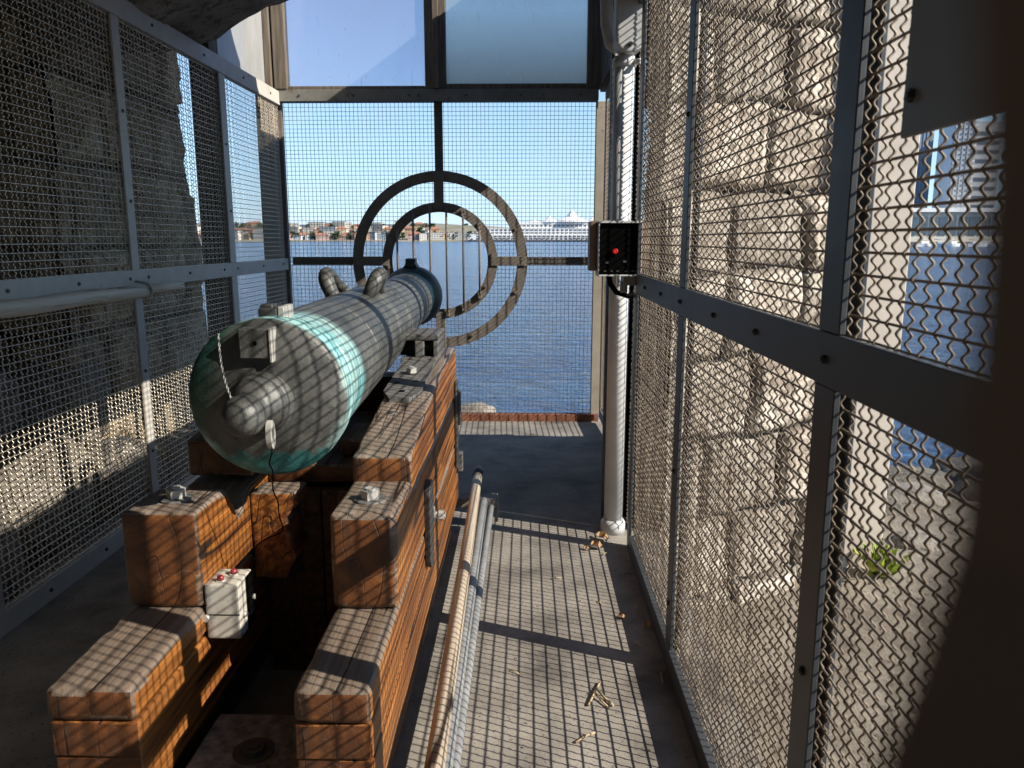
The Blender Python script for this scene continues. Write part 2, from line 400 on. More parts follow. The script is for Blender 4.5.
# ------------------------------------------------------------------ numpy noise and rough stone
_perm = rng.permutation(512).astype(np.int64)
def _hash(i, j, k): return _perm[(_perm[(_perm[i & 511] + j) & 511] + k) & 511] / 511.0
def vnoise(P):
    F = np.floor(P).astype(np.int64); f = P - F; f = f * f * (3 - 2 * f); out = 0
    for a in (0, 1):
        for b in (0, 1):
            for c in (0, 1):
                w = (f[:, 0] if a else 1 - f[:, 0]) * (f[:, 1] if b else 1 - f[:, 1]) * (f[:, 2] if c else 1 - f[:, 2])
                out = out + w * _hash(F[:, 0] + a, F[:, 1] + b, F[:, 2] + c)
    return out
def fbm(P, o=4):
    s = 0; a = .5; t = 0
    for k in range(o): s = s + a * vnoise(P * 2 ** k + 17.3 * k); t += a; a *= .5
    return s / t - .5

def rough_box(name, x, y, z, res, amp, mat, course=None, blk=.8, groove=.05, shape=None, parent=None, freq=2.2, cell_amp=.03):
    """a rough stone body: gridded box displaced by noise, with block joints cut into its faces. shape(P) warps positions first."""
    lo = np.array([x[0], y[0], z[0]]); hi = np.array([x[1], y[1], z[1]]); VV = []; FF = []; TT = []; base = 0
    for ax in range(3):
        u, v = [k for k in range(3) if k != ax]
        nu = max(2, int((hi[u] - lo[u]) / res)); nv = max(2, int((hi[v] - lo[v]) / res))
        U, W = np.meshgrid(np.linspace(lo[u], hi[u], nu + 1), np.linspace(lo[v], hi[v], nv + 1), indexing='ij')
        for side in (0, 1):
            P = np.empty((U.size, 3)); P[:, u] = U.ravel(); P[:, v] = W.ravel(); P[:, ax] = (lo, hi)[side][ax]
            nrm = np.zeros(3); nrm[ax] = 1 if side else -1
            d = np.stack([fbm(P * freq + o, 5) for o in (0, 31.7, 63.1)], 1) * amp * 2
            d += np.stack([fbm(P * freq * 5 + o, 3) for o in (5, 41.7, 83.1)], 1) * amp * .9
            tint = np.ones(len(P))
            if course and ax != 2:
                h = u if u != 2 else v
                hcoord = P[:, h] + .06 * fbm(P * 3 + 9, 3); zc = P[:, 2] + .05 * fbm(P * 2.5 + 3, 3)
                row = np.floor(zc / course)
                hs = hcoord / blk + _perm[(row.astype(np.int64) * 7) & 511] / 511. 
                cellid = np.floor(hs)
                dz = np.abs(zc / course - row - .5) * course; dz = course / 2 - dz
                dh = np.abs(hs - cellid - .5) * blk; dh = blk / 2 - dh
                e = np.minimum(dz, dh)
                edge = np.minimum.reduce([P[:, u] - lo[u], hi[u] - P[:, u], P[:, v] - lo[v], hi[v] - P[:, v]])
                g = np.exp(-(e / .022) ** 2) * groove * np.clip(edge / .06, 0, 1)
                rnd = _hash(row.astype(np.int64) + 40, cellid.astype(np.int64) + 90, np.full(len(P), ax * 2 + side))
                d += nrm * ((rnd - .5) * cell_amp * 2 - g)[:, None]
                tint = .68 + .5 * rnd
                tint *= 1 - .6 * np.exp(-(e / .018) ** 2)
            Q = P + d
            if shape is not None: Q = shape(Q, P)
            VV.append(Q); T = np.repeat(tint[:, None], 3, 1); T[:, 2] *= .98; TT.append(T)
            I = np.arange(U.size).reshape(nu + 1, nv + 1) + base
            q = np.stack([I[:-1, :-1], I[1:, :-1], I[1:, 1:], I[:-1, 1:]], -1).reshape(-1, 4)
            flip = (ax == 1) ^ (side == 0)
            FF.append(q[:, ::-1] if flip else q); base += U.size
    return arr(name, np.concatenate(VV), np.concatenate(FF), mat, parent, True, None, np.concatenate(TT))

_ico = None
def rock(name, c, s, mat, seed, amp=.35, sub=4):
    bm = bmesh.new(); bmesh.ops.create_icosphere(bm, subdivisions=sub, radius=1)
    bm.verts.ensure_lookup_table()
    V = np.array([v.co[:] for v in bm.verts]); F = np.array([[v.index for v in f.verts] for f in bm.faces]); bm.free()
    n = fbm(V * .9 + seed * 3.7, 4)[:, None]; n2 = fbm(V * 3.5 + seed * 1.3, 4)[:, None]
    V = V * (1 + amp * 2 * n + .22 * n2)
    V = np.sign(V) * np.abs(V) ** .8                                  # blocky
    V = V * np.array(s) + np.array(c)
    t = np.full((len(V), 3), .8 + .35 * random.random())
    return arr(name, V, F, mat, None, True, None, t)

# ------------------------------------------------------------------ woven wire mesh
CELL, WR = .0347, .0025
def woven(name, axis, off, a0, a1, z0, z1, mat, parent, seg=8, sides=4, av=.0036, ah=.0004, hole=None, wr=WR):
    """crimped wires woven in a vertical plane; axis 'x': plane x=off running along y; 'y': plane y=off running along x."""
    VV = []; FF = []; base = 0
    ang = np.arange(sides) * 2 * PI / sides + PI / 4; ca, sa = np.cos(ang) * wr, np.sin(ang) * wr
    na = int(round((a1 - a0) / CELL)); nz = int(round((z1 - z0) / CELL))
    As = a0 + (np.arange(na) + .5) * (a1 - a0) / na; Zs = z0 + (np.arange(nz) + .5) * (z1 - z0) / nz
    ca_ = (a1 - a0) / na; cz = (z1 - z0) / nz
    def emit(S, D, fixed, vertical):
        nonlocal base
        n = len(S)
        if n < 2: return
        P = np.empty((n, sides, 3))
        if vertical:      # runs in z
            A = fixed + ca[None, :]; O = off + D[:, None] + sa[None, :]; Z = np.repeat(S[:, None], sides, 1); A = np.repeat(A, n, 0)
        else:
            A = np.repeat(S[:, None], sides, 1); O = off + D[:, None] + sa[None, :]; Z = np.repeat(fixed + ca[None, :], n, 0)
        if axis == 'x': P[..., 0], P[..., 1], P[..., 2] = O, A, Z
        else: P[..., 0], P[..., 1], P[..., 2] = A, O, Z
        VV.append(P.reshape(-1, 3))
        I = (np.arange(n * sides).reshape(n, sides)) + base; J = np.roll(I, -1, 1)
        FF.append(np.stack([I[:-1], I[1:], J[1:], J[:-1]], -1).reshape(-1, 4)); base += n * sides
    def runs(S, keep):
        idx = np.flatnonzero(keep)
        if len(idx) == 0: return []
        return np.split(idx, np.flatnonzero(np.diff(idx) > 1) + 1)
    for i, a in enumerate(As):
        n = int((z1 - z0) / (2 * CELL) * seg) + 1; S = np.linspace(z0, z1, n)
        D = av * (-1) ** i * np.cos(3 * PI * (S - Zs[0]) / cz)
        jit = random.uniform(-.0016, .0016); D = D * random.uniform(.82, 1.15) + .0022 * np.sin(S * random.uniform(1.2, 3.5) + random.uniform(0, 6))
        keep = np.ones(n, bool) if hole is None else (a - hole[0]) ** 2 + (S - hole[1]) ** 2 > hole[2] ** 2
        for r in runs(S, keep): emit(S[r], D[r], a + jit, True)
    for j, z in enumerate(Zs):
        n = int((a1 - a0) / CELL * 2) + 1; S = np.linspace(a0, a1, n)
        D = -ah * (-1) ** j * np.cos(PI * (S - As[0]) / ca_)
        jit = random.uniform(-.0016, .0016)
        keep = np.ones(n, bool) if hole is None else (S - hole[0]) ** 2 + (z - hole[1]) ** 2 > hole[2] ** 2
        for r in runs(S, keep): emit(S[r], D[r], z + jit, False)
    return arr(name, np.concatenate(VV), np.concatenate(FF), mat, parent, True)

BOLT = {}
def bolts(parent, pts, ax, mat='iron', r=.009, h=.006):
    for p in pts:
        key = (ax, mat, r, h)
        if key not in BOLT:
            bm = bmesh.new(); hexnut(bm, (0, 0, 0), r, h, 8, ax, .35)
            me = bpy.data.meshes.new('bolt'); bm.to_mesh(me); bm.free(); me.materials.append(M[mat]); BOLT[key] = me
        o = bpy.data.objects.new('bolt', BOLT[key]); col.objects.link(o); o.parent = parent; o.location = Vector(p) - wloc(parent)

# ------------------------------------------------------------------ world, sun, camera
SUN_EL, SUN_DIR = R_(33), Vector((.927, -.375, 0)).normalized()
w = bpy.data.worlds.new('World'); scene.world = w; w.use_nodes = True
nt = w.node_tree; bg = nt.nodes['Background']
sky = nt.nodes.new('ShaderNodeTexSky'); sky.sky_type = 'NISHITA'; sky.sun_disc = False
sky.sun_elevation = SUN_EL; sky.sun_rotation = math.atan2(SUN_DIR.x, SUN_DIR.y)
sky.air_density = 1.0; sky.dust_density = 0; sky.ozone_density = 3.0; sky.altitude = 10
tcw = nt.nodes.new('ShaderNodeTexCoord'); spw = nt.nodes.new('ShaderNodeSeparateXYZ'); nt.links.new(tcw.outputs['Generated'], spw.inputs[0])
hz = ramp(nt, spw.outputs[2], [(0.0, (.75, .75, .75)), (.30, (0, 0, 0))])
skyc = mix(nt, hz, sky.outputs[0], (2.7, 4.4, 6.6))
nt.links.new(skyc, bg.inputs['Color']); bg.inputs['Strength'].default_value = .105
sd = bpy.data.lights.new('sun', 'SUN'); sd.energy = 4.8; sd.angle = R_(.32); sd.color = (1, .93, .82)
so = bpy.data.objects.new('sun', sd); col.objects.link(so)
S = Vector((SUN_DIR.x * math.cos(SUN_EL), SUN_DIR.y * math.cos(SUN_EL), math.sin(SUN_EL)))
so.rotation_euler = S.to_track_quat('Z', 'Y').to_euler(); so.location = (6, -3, 6)

EYE = 1.55
fpx, vx, vy = 770., 526., 240.
pit = math.atan((384 - vy) / fpx); yaw = math.atan((vx - 512) / math.hypot(fpx, 384 - vy))
Fw = Vector((-math.sin(yaw) * math.cos(pit), math.cos(yaw) * math.cos(pit), -math.sin(pit)))
Rt = Vector((math.cos(yaw), math.sin(yaw), 0)); Up = Rt.cross(Fw)
cd = bpy.data.cameras.new('camera'); cam = bpy.data.objects.new('camera', cd); col.objects.link(cam); scene.camera = cam
cd.sensor_width = 36; cd.lens = fpx / 1024 * 36; cd.clip_start = .005; cd.clip_end = 30000
cam.matrix_world = Matrix(((Rt.x, Up.x, -Fw.x, 0), (Rt.y, Up.y, -Fw.y, 0), (Rt.z, Up.z, -Fw.z, EYE), (0, 0, 0, 1)))
cd.dof.use_dof = True; cd.dof.focus_distance = 3.2; cd.dof.aperture_fstop = (cd.lens / 1000) / .0032
scene.view_settings.view_transform = 'Standard'; scene.view_settings.look = 'None'
scene.view_settings.exposure = .86; scene.view_settings.gamma = 1
scene.render.engine = 'CYCLES'
scene.cycles.max_bounces = 8; scene.cycles.transparent_max_bounces = 12; scene.cycles.use_denoising = True

# ================================================================== SETTING
XL, XR, FY, ZR, ZT = -2.07, .525, 6.77, 1.345, 2.68
# sea: one sheet to the horizon
bm = bmesh.new(); prism(bm, [(-16000, -4000), (16000, -4000), (16000, 16000), (-16000, 16000)], 'z', -1.62, -1.6)
structure(obj('sea', bm, 'water', origin=(0, 0, -1.6)))
# terrace the cage stands on (ends at the water just past the cage)
def terrace_shape(Q, P):
    return Q
o = rough_box('terrace', (-7, 4.6), (-6, 6.4), (-1.9, -.55), .12, .05, 'ground', freq=1.2); structure(o)
o = rough_box('terrace_footing', (-3.2, .74), (-5, 6.98), (-1.9, -.185), .12, .05, 'ground', freq=1.2); o.name = 'terrace'; structure(o)
bm = bmesh.new(); prism(bm, [(-2.6, 0), (4.6, 0), (6.86, -.055), (6.86, -.18), (-2.6, -.18)], 'x', -2.35, .72)
structure(obj('floor', bm, 'floor'))

# ------------------------------------------------------------------ mesh walls
def frame_rect(parent, x, y0, y1, z0, z1, side):
    pass

# right wall: flats on the inside, mesh behind, thin flats outside
rw = empty('mesh_wall', (XR, 2.0, 0), 'grey steel frame wall coloured with its shade, of crimped wire mesh beside the stone pier', 'mesh wall')
T = .012
def flat_x(name, x0, x1, y0, y1, z0, z1, mat, parent, bev=.002):
    bm = bmesh.new(); box(bm, x0, x1, y0, y1, z0, z1, bev, 1); return obj(name, bm, mat, parent)
ends = [.06, 1.34, 2.58, 3.84]
posts = [(1.34, .045), (2.62, .042)]
for y, hw in posts:
    p = flat_x('post', XR, XR + T, y - hw, y + hw, .0, ZR - .0475, 'steel_shaded', rw); bolts(p, [(XR, y + .004, .25), (XR, y, .75)], 'x', h=-.006)
    p = flat_x('post', XR, XR + T, y - hw, y + hw, ZR + .0475, 2.63, 'steel_shaded', rw); bolts(p, [(XR, y, 1.95), (XR, y, 2.35)], 'x', h=-.006)
flat_x('post', XR, XR + T, 3.685, 3.765, 0, 2.63, 'steel_shaded', rw)
flat_x('post', XR, XR + T, .02, .11, 0, 2.63, 'steel_shaded', rw)
p = flat_x('rail', XR - .002, XR + T, .112, 3.684, ZR - .0465, ZR + .0465, 'steel_shaded', rw)
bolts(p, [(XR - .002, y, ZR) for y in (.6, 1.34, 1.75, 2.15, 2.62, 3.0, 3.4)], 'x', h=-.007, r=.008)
flat_x('top_rail', XR - .004, XR + .04, .02, 3.88, 2.632, 2.75, 'steel_shaded', rw)
flat_x('bottom_rail', XR - .004, XR + .05, .112, 3.684, .001, .085, 'steel_shaded', rw)
for a, b in ((.115, 1.29), (1.39, 2.575), (2.665, 3.69), (3.76, 3.93)):
    for z0, z1 in ((.087, ZR - .05), (ZR + .05, 2.63)):
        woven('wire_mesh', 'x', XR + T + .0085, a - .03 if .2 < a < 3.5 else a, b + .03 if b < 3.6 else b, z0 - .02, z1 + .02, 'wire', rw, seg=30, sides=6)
# narrow edge bars of the mesh panels, just behind the mesh
for y, hw in posts:
    flat_x('edge_bar', XR + T + .020, XR + T + .030, y - hw + .003, y + hw - .01, .09, 2.62, 'steel_shaded', rw)

# far part of the right side, set back beyond the pipe
sw = empty('mesh_wall', (.66, 5.4, 0), 'short rusty mesh wall set back beyond the white pipe', 'mesh wall')
flat_x('post', .655, .667, 3.94, 4.02, 0, 2.7, 'rust', sw)
flat_x('post', .655, .667, 6.66, 6.72, 0, 2.7, 'rust', sw)
flat_x('rail', .653, .667, 4.022, 6.658, 1.33, 1.41, 'rust', sw)
flat_x('bottom_rail', .653, .70, 4.022, 6.658, .001, .085, 'rust', sw)
flat_x('top_rail', .653, .70, 3.95, 6.72, 2.702, 2.78, 'rust', sw)
woven('wire_mesh', 'x', .676, 4.0, 6.7, .07, 2.72, 'wire', sw, seg=18, sides=4)

# left wall
lw = empty('mesh_wall', (XL, 4.5, 0), 'grey steel frame wall coloured with its light, of wire mesh along the dark floor beside the gun', 'mesh wall')
lp = [1.42, 2.78, 4.10, 5.49]
for y in lp:
    for z0, z1 in ((.0, ZR - .0485), (ZR + .0485, 2.66)):
        p = flat_x('post', XL - T, XL, y - (.038 if y < 5 else .052), y + (.038 if y < 5 else .052), z0, z1, 'steel_lit', lw)
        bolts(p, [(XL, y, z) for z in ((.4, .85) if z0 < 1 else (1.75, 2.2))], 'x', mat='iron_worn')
p = flat_x('rail', XL - T, XL + .002, 1.2, FY - .02, ZR - .0475, ZR + .0475, 'steel_lit', lw)
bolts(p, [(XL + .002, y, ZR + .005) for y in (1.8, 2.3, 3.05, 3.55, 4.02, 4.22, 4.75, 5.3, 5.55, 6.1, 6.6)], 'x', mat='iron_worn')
p = flat_x('top_rail', XL - .04, XL + .003, 1.2, FY - .02, 2.662, 2.77, 'steel_lit', lw)
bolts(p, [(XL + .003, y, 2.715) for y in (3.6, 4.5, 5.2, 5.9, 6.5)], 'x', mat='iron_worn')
p = flat_x('bottom_rail', XL - .045, XL + .003, 1.2, FY - .02, .001, .095, 'steel_lit', lw)
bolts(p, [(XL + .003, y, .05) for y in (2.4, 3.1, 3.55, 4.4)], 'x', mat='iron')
yl = [1.2] + lp + [FY - .03]
for a, b in zip(yl, yl[1:]):
    for z0, z1 in ((.08, ZR - .03), (ZR + .03, 2.67)):
        woven('wire_mesh', 'x', XL - T - .0085, a, b, z0, z1, 'wire_lit', lw, seg=20, sides=4)

# timber posts outside the left wall
for y0, y1, lab in ((5.41, 5.57, 'dark weathered timber post behind the second grey mesh frame post'),
                    (6.70, 6.90, 'brown timber corner post where the left mesh meets the sea screen')):
    bm = bmesh.new(); box(bm, XL - .19, XL - .045, y0, y1, 0, 4.1, .008)
    tag(obj('timber_post', bm, 'timber_dark'), lab, 'post')

# far screen with the gun port rings
RC = Vector((-.745, FY, 1.37))
fs = empty('mesh_screen', (RC.x, FY, 0), 'mesh screen facing the sea with two iron rings round the muzzle opening', 'mesh screen')
def flat_y(name, x0, x1, y0, y1, z0, z1, mat, parent, bev=.002):
    bm = bmesh.new(); box(bm, x0, x1, y0, y1, z0, z1, bev, 1); return obj(name, bm, mat, parent)
flat_y('bottom_rail', XL - .02, .652, FY - .03, FY + .05, -.06, .012, 'rustred', fs)
M['steel_mid'] = noisy('olive_grey_steel', [(.3, (.13, .128, .112)), (.7, (.20, .196, .175))], 9, .6, 0, .15, .002, spots=((.10, .065, .045), 14, .6, .08))
p = flat_y('transom_rail', XL - .02, .60, FY - .04, FY + .06, 2.69, 2.785, 'steel_mid', fs)
bolts(p, [(x, FY - .04, 2.735) for x in (-1.9, -1.45, -.98, -.9, -.5, -.05, .45)], 'y', mat='iron')
flat_y('corner_post', XL - .03, XL + .004, FY + .0, FY + .05, .013, 2.689, 'rust', fs)
bm = bmesh.new(); box(bm, .585, .70, FY - .01, FY + .05, .013, 2.689, .003, 1); obj('corner_post', bm, 'tanpost', fs)
flat_y('mullion', RC.x - .035, RC.x + .035, FY + .016, FY + .05, RC.z + .75, 2.689, 'rust', fs)
flat_y('crossbar', XL + .03, RC.x - .74, FY + .016, FY + .045, RC.z - .035, RC.z + .035, 'rust', fs)
flat_y('crossbar', RC.x + .74, .584, FY + .016, FY + .045, RC.z - .035, RC.z + .035, 'rust', fs)
def ring(name, r0, r1, y0, y1):
    bm = bmesh.new(); n = 96
    vs = [[bm.verts.new((RC.x + r * math.sin(2 * PI * k / n), y, RC.z + r * math.cos(2 * PI * k / n))) for k in range(n)] for r, y in ((r0, y0), (r1, y0), (r1, y1), (r0, y1))]
    for a in range(4):
        for k in range(n): bm.faces.new((vs[a][k], vs[a][(k + 1) % n], vs[(a + 1) % 4][(k + 1) % n], vs[(a + 1) % 4][k]))
    bmesh.ops.recalc_face_normals(bm, faces=bm.faces[:])
    return obj(name, bm, 'rust', fs)
o = ring('outer_ring', .668, .758, FY - .022, FY - .008)
bolts(o, [(RC.x + .706 * math.sin(a), FY - .022, RC.z + .706 * math.cos(a)) for a in np.arange(8) * PI / 4 + PI / 8], 'y', mat='rust', r=.014, h=.012)
bolts(o, [(RC.x + .706 * math.sin(a), FY - .022, RC.z + .706 * math.cos(a)) for a in np.arange(4) * PI / 2], 'y', mat='rust', r=.014, h=.012)
o = ring('inner_ring', .415, .498, FY - .024, FY - .008)
bolts(o, [(RC.x + .45 * math.sin(a), FY - .024, RC.z + .45 * math.cos(a)) for a in np.arange(10) * PI / 5 + .2], 'y', mat='rust', r=.014, h=.012)
for dx, dz in ((0, 1), (1, 0), (0, -1), (-1, 0)):
    if dz: flat_y('spoke', RC.x - .042, RC.x + .042, FY - .036, FY - .025, *sorted((RC.z + dz * .44, RC.z + dz * .75)), 'rust', fs)
    else: flat_y('spoke', *sorted((RC.x + dx * .44, RC.x + dx * .75)), FY - .036, FY - .025, RC.z - .04, RC.z + .04, 'rust', fs)
flat_y('spoke', RC.x - .042, RC.x + .042, FY - .036, FY - .025, .014, RC.z - .752, 'rust', fs)
for dx in (-.365, -.225, -.08, .062, .205, .345):
    h = math.sqrt(.452 ** 2 - dx * dx)
    bm = bmesh.new(); tube(bm, [(RC.x + dx, FY - .045, RC.z - h), (RC.x + dx, FY - .045, RC.z + h)], .0095, 8)
    box(bm, RC.x + dx - .016, RC.x + dx + .016, FY - .052, FY - .025, RC.z + h - .02, RC.z + h + .03, .002, 1)
    box(bm, RC.x + dx - .016, RC.x + dx + .016, FY - .052, FY - .025, RC.z - h - .03, RC.z - h + .02, .002, 1)
    obj('bar', bm, 'rust', fs)
woven('wire_mesh', 'y', FY + .005, XL + .01, .60, .0, 2.70, 'wire_far', fs, seg=8, sides=4, av=.0015, wr=.0022, hole=(RC.x, RC.z, .43))

# glazing above the screen
gz = empty('glazed_light', (RC.x, FY, 2.79), 'pair of dusty glass panes in dark timber above the sea screen', 'window')
def gbar(x0, x1, z0, z1, y0=FY - .05, y1=FY + .05, mat='timber_dark', name='frame_bar'): 
    bm = bmesh.new(); box(bm, x0, x1, y0, y1, z0, z1, .006); obj(name, bm, mat, gz)
gbar(XL - .03, XL + .075, 2.787, 4.1); gbar(RC.x - .10, RC.x + .075, 2.787, 4.1, FY - .02); gbar(RC.x - .03, RC.x + .02, 2.787, 4.1, FY - .055, FY - .022)
gbar(.50, .62, 2.787, 4.1)
gbar(XL + .077, RC.x - .102, 2.787, 2.815, FY - .02, FY + .03); gbar(RC.x + .077, .498, 2.787, 2.83, FY - .02, FY + .03)
bm = bmesh.new(); box(bm, XL + .078, RC.x - .103, FY + .006, FY + .012, 2.818, 4.08); tag(obj('pane', bm, 'pane_blue', gz), 'bluish dusty pane', None)
bm = bmesh.new(); box(bm, RC.x + .078, .497, FY + .006, FY + .012, 2.833, 4.08); tag(obj('pane', bm, 'pane_pale', gz), 'milky pane stained along its foot', None)
# glazing above the left wall
g2 = empty('glazed_light', (XL - .09, 6.0, 2.78), 'dirty white glass pane above the left mesh wall between timber posts', 'window')
bm = bmesh.new(); box(bm, XL - .105, XL - .097, 5.53, 6.69, 2.80, 4.08); obj('pane', bm, 'pane_white', g2)
bm = bmesh.new(); box(bm, XL - .14, XL - .05, 5.525, 6.695, 2.772, 2.799, .003); obj('sill', bm, 'timber_dark', g2)

# ------------------------------------------------------------------ vault over the cage and masonry
def vault_shape(Q, P):
    dx = P[:, 0] + .75
    zz = np.where(dx < 0, 3.19 - .247 * dx ** 2, 3.36 - .10 * dx ** 2)
    zz = np.maximum(zz, 2.74)
    t = np.clip((P[:, 2] - 3.0) / 1.4, 0, 1)
    Q = Q.copy(); Q[:, 2] = (zz + (Q[:, 2] - P[:, 2])) * (1 - t) + Q[:, 2] * t
    return Q
o = rough_box('concrete_vault', (-3.6, .60), (-2.4, 5.22), (3.0, 4.4), .07, .07, 'vault', shape=vault_shape)
tag(o, 'rough dark concrete vault hanging over the top of the cage', 'vault')
bm = bmesh.new(); box(bm, .625, .70, .0, 6.9, 2.785, 4.3, .004)
for k in range(31): box(bm, .612, .624, .02 + k * .22, .225 + k * .22, 2.79, 4.28, .003, 1)
tag(obj('board_cladding', bm, 'cladding'), 'dark boards closing the top of the cage above the right mesh walls', 'cladding')
bm = bmesh.new(); box(bm, XR + .06, XR + .16, -.62, .02, -.18, 3.2, .004)  # unseen board wall, added to block sun coming from behind the camera
for k in range(3): box(bm, XR + .045, XR + .058, -.60 + k * .205, -.41 + k * .205, 0, 2.75, .003, 1)
tag(obj('sun_block_wall', bm, 'cladding'), 'unseen board wall added behind the camera to keep sun off the near post', 'wall')

o = rough_box('rear_stone_wall', (-3.6, .75), (-2.5, -2.02), (-.6, 3.6), .16, .04, 'stoneleft', course=.5, blk=.9); o.name = 'stone_wall'
tag(o, 'rear stone wall closing the gun room behind the camera', 'wall')
# stone pier on the right
def pier_shape(Q, P):
    Q = Q.copy()
    k = np.clip((P[:, 1] - 3.95) / 2.0, 0, 1)
    far = 5.90 - .58 * np.clip(P[:, 2], 0, 2.0)                # battered seaward face
    near = 3.925 + .30 * np.clip((P[:, 2] - 1.72) / .10, 0, 1) + .60 * (P[:, 0] - .74)      # the face flares outwards
    Y = near + (np.maximum(far + .2 * (P[:, 0] - .74), near + .3) - near) * k
    Q[:, 1] = Y + (Q[:, 1] - P[:, 1])
    return Q
o = rough_box('stone_pier', (.74, 1.95), (3.95, 5.95), (-.7, 4.3), .018, .045, 'stone', course=.46, blk=.50, groove=.085, shape=pier_shape, cell_amp=.045)
tag(o, 'sunlit pier of coursed rough stone outside the mesh', 'pier')
bm = bmesh.new(); box(bm, 1.98, 2.318, 4.76, 4.94, -.6, 4.2, .008)
tag(obj('white_post', bm, 'postwhite'), 'off white painted post standing at the outer edge of the stone pier', 'post')

# left masonry
def left_shape(Q, P):
    Q = Q.copy()
    end = 6.02 + .36 * np.clip((2.6 - P[:, 2]) / 2.6, -.2, 1) + .10 * np.sign(np.sin(P[:, 2] * 4.6 + .7)) * .5
    k = np.clip((P[:, 1] - 4.3) / (5.75 - 4.3), 0, 1)
    Q[:, 1] = Q[:, 1] + (end - 5.75) * k
    return Q
o = rough_box('stone_wall', (-3.9, -2.62), (4.35, 5.75), (-.5, 4.3), .03, .05, 'stoneleft', course=.50, blk=.55, groove=.10, shape=left_shape)
tag(o, 'brown stone wall end standing against the sea outside the left mesh', 'wall')
o = rough_box('stone_wall', (-4.4, -3.15), (-2.2, 4.5), (-.5, 4.3), .045, .05, 'stoneleft', course=.50, blk=.6, groove=.14)
tag(o, 'shaded recessed stone wall with open joints behind the left mesh', 'wall')
o = rough_box('stone_pier', (-3.3, -2.66), (2.2, 3.30), (-.5, 4.3), .03, .05, 'stoneleft', course=.52, blk=.5, groove=.11)
tag(o, 'shaded stone pier close behind the left mesh near the handrail pole', 'pier')
bl = [((-2.62, 3.05, .02), (.36, .42, .42), 'big pale boulder low behind the left mesh at the photo edge'),
      ((-2.72, 3.85, .12), (.34, .36, .52), 'tall split boulder behind the left mesh below the handrail pole'),
      ((-2.60, 4.62, -.02), (.30, .36, .40), 'rounded boulder behind the left mesh beside the breech'),
      ((-2.95, 3.5, .62), (.40, .45, .36), 'boulder resting on top of the others behind the left mesh'),
      ((-2.55, 5.35, -.12), (.28, .34, .30), 'low boulder at the foot of the brown wall end'),
      ((-2.9, 4.5, .55), (.34, .34, .34), 'grey boulder wedged against the brown wall end'),
      ((-2.6, 2.2, .0), (.36, .44, .46), 'boulder behind the left mesh outside the picture edge')]
for i, (c, s, lab) in enumerate(bl): tag(rock('boulder', c, s, 'boulder', i + 2), lab, 'boulder', 'boulders outside the left mesh')

# riprap by the water
rk = [((-.55, 8.1, -.40), (.26, .22, .22), 'boulder', 'small pale rock just beyond the rusty sill of the sea screen'),
      ((-1.3, 8.4, -.9), (.5, .4, .45), 'wetrock', 'dark shore rock below the sea screen behind the gun'),
      ((.3, 8.3, -1.15), (.5, .4, .4), 'wetrock', 'dark shore rock below the sea screen near the white pipe'),
      ((2.7, 6.6, -.80), (.55, .40, .32), 'wetrock', 'flat dark shore rock nearest the white post'),
      ((3.5, 6.8, -.85), (.6, .45, .36), 'wetrock', 'dark shore rock in the middle of the row by the water'),
      ((4.4, 6.6, -.80), (.6, .5, .38), 'wetrock', 'dark shore rock at the outer end of the row by the water'),
      ((3.15, 6.2, -.60), (.32, .25, .16), 'boulder', 'pale stone on the sandy edge in front of the dark shore rocks'),
      ((3.9, 6.2, -.60), (.36, .26, .18), 'wetrock', 'dark stone on the sandy edge in front of the shore rocks'),
      ((2.75, 5.9, -.60), (.25, .22, .16), 'wetrock', 'dark stone behind the green plant'),
      ((5.2, 8.4, -1.35), (.7, .6, .5), 'wetrock', 'rock standing in the water off the sandy edge'),
      ((2.75, 5.2, -.58), (.16, .14, .09), 'boulder', 'small stone on the sand beside the green plant')]
for i, (c, s, mt, lab) in enumerate(rk): tag(rock('shore_rock', c, s, mt, i + 21, sub=3), lab, 'rock', 'rocks along the water edge')

# green plant at the foot of the white post
pl = empty('weed_plant', (2.24, 4.62, -.55), 'bright green weed on the sand at the foot of the white post', 'plant')
bm = bmesh.new()
for k in range(70):
    a = random.uniform(0, 2 * PI); L = random.uniform(.05, .20); el = random.uniform(.5, 1.35)
    d = Vector((math.cos(a) * math.cos(el), math.sin(a) * math.cos(el), math.sin(el))); s = d.cross(Vector((0, 0, 1))).normalized()
    b0 = Vector((2.24 + random.uniform(-.05, .05), 4.62 + random.uniform(-.05, .05), -.55)); c0 = b0 + d * L
    wd = random.uniform(.022, .045); nrm = s.cross(d)
    vs = [bm.verts.new(p) for p in (c0 - d * .06, c0 - d * .02 + s * wd + nrm * .008, c0 + d * .06, c0 - d * .02 - s * wd + nrm * .008)]
    bm.faces.new(vs[:3]); bm.faces.new((vs[0], vs[2], vs[3]))
obj('leaves', bm, 'leaf', pl)
bm = bmesh.new()
for k in range(8):
    a = k * PI / 4; tube(bm, [(2.24, 4.62, -.57), (2.24 + .02 * math.cos(a), 4.62 + .02 * math.sin(a), -.47), (2.24 + .05 * math.cos(a), 4.62 + .05 * math.sin(a), -.34)], .004, 5)
obj('stem', bm, 'leaf', pl)

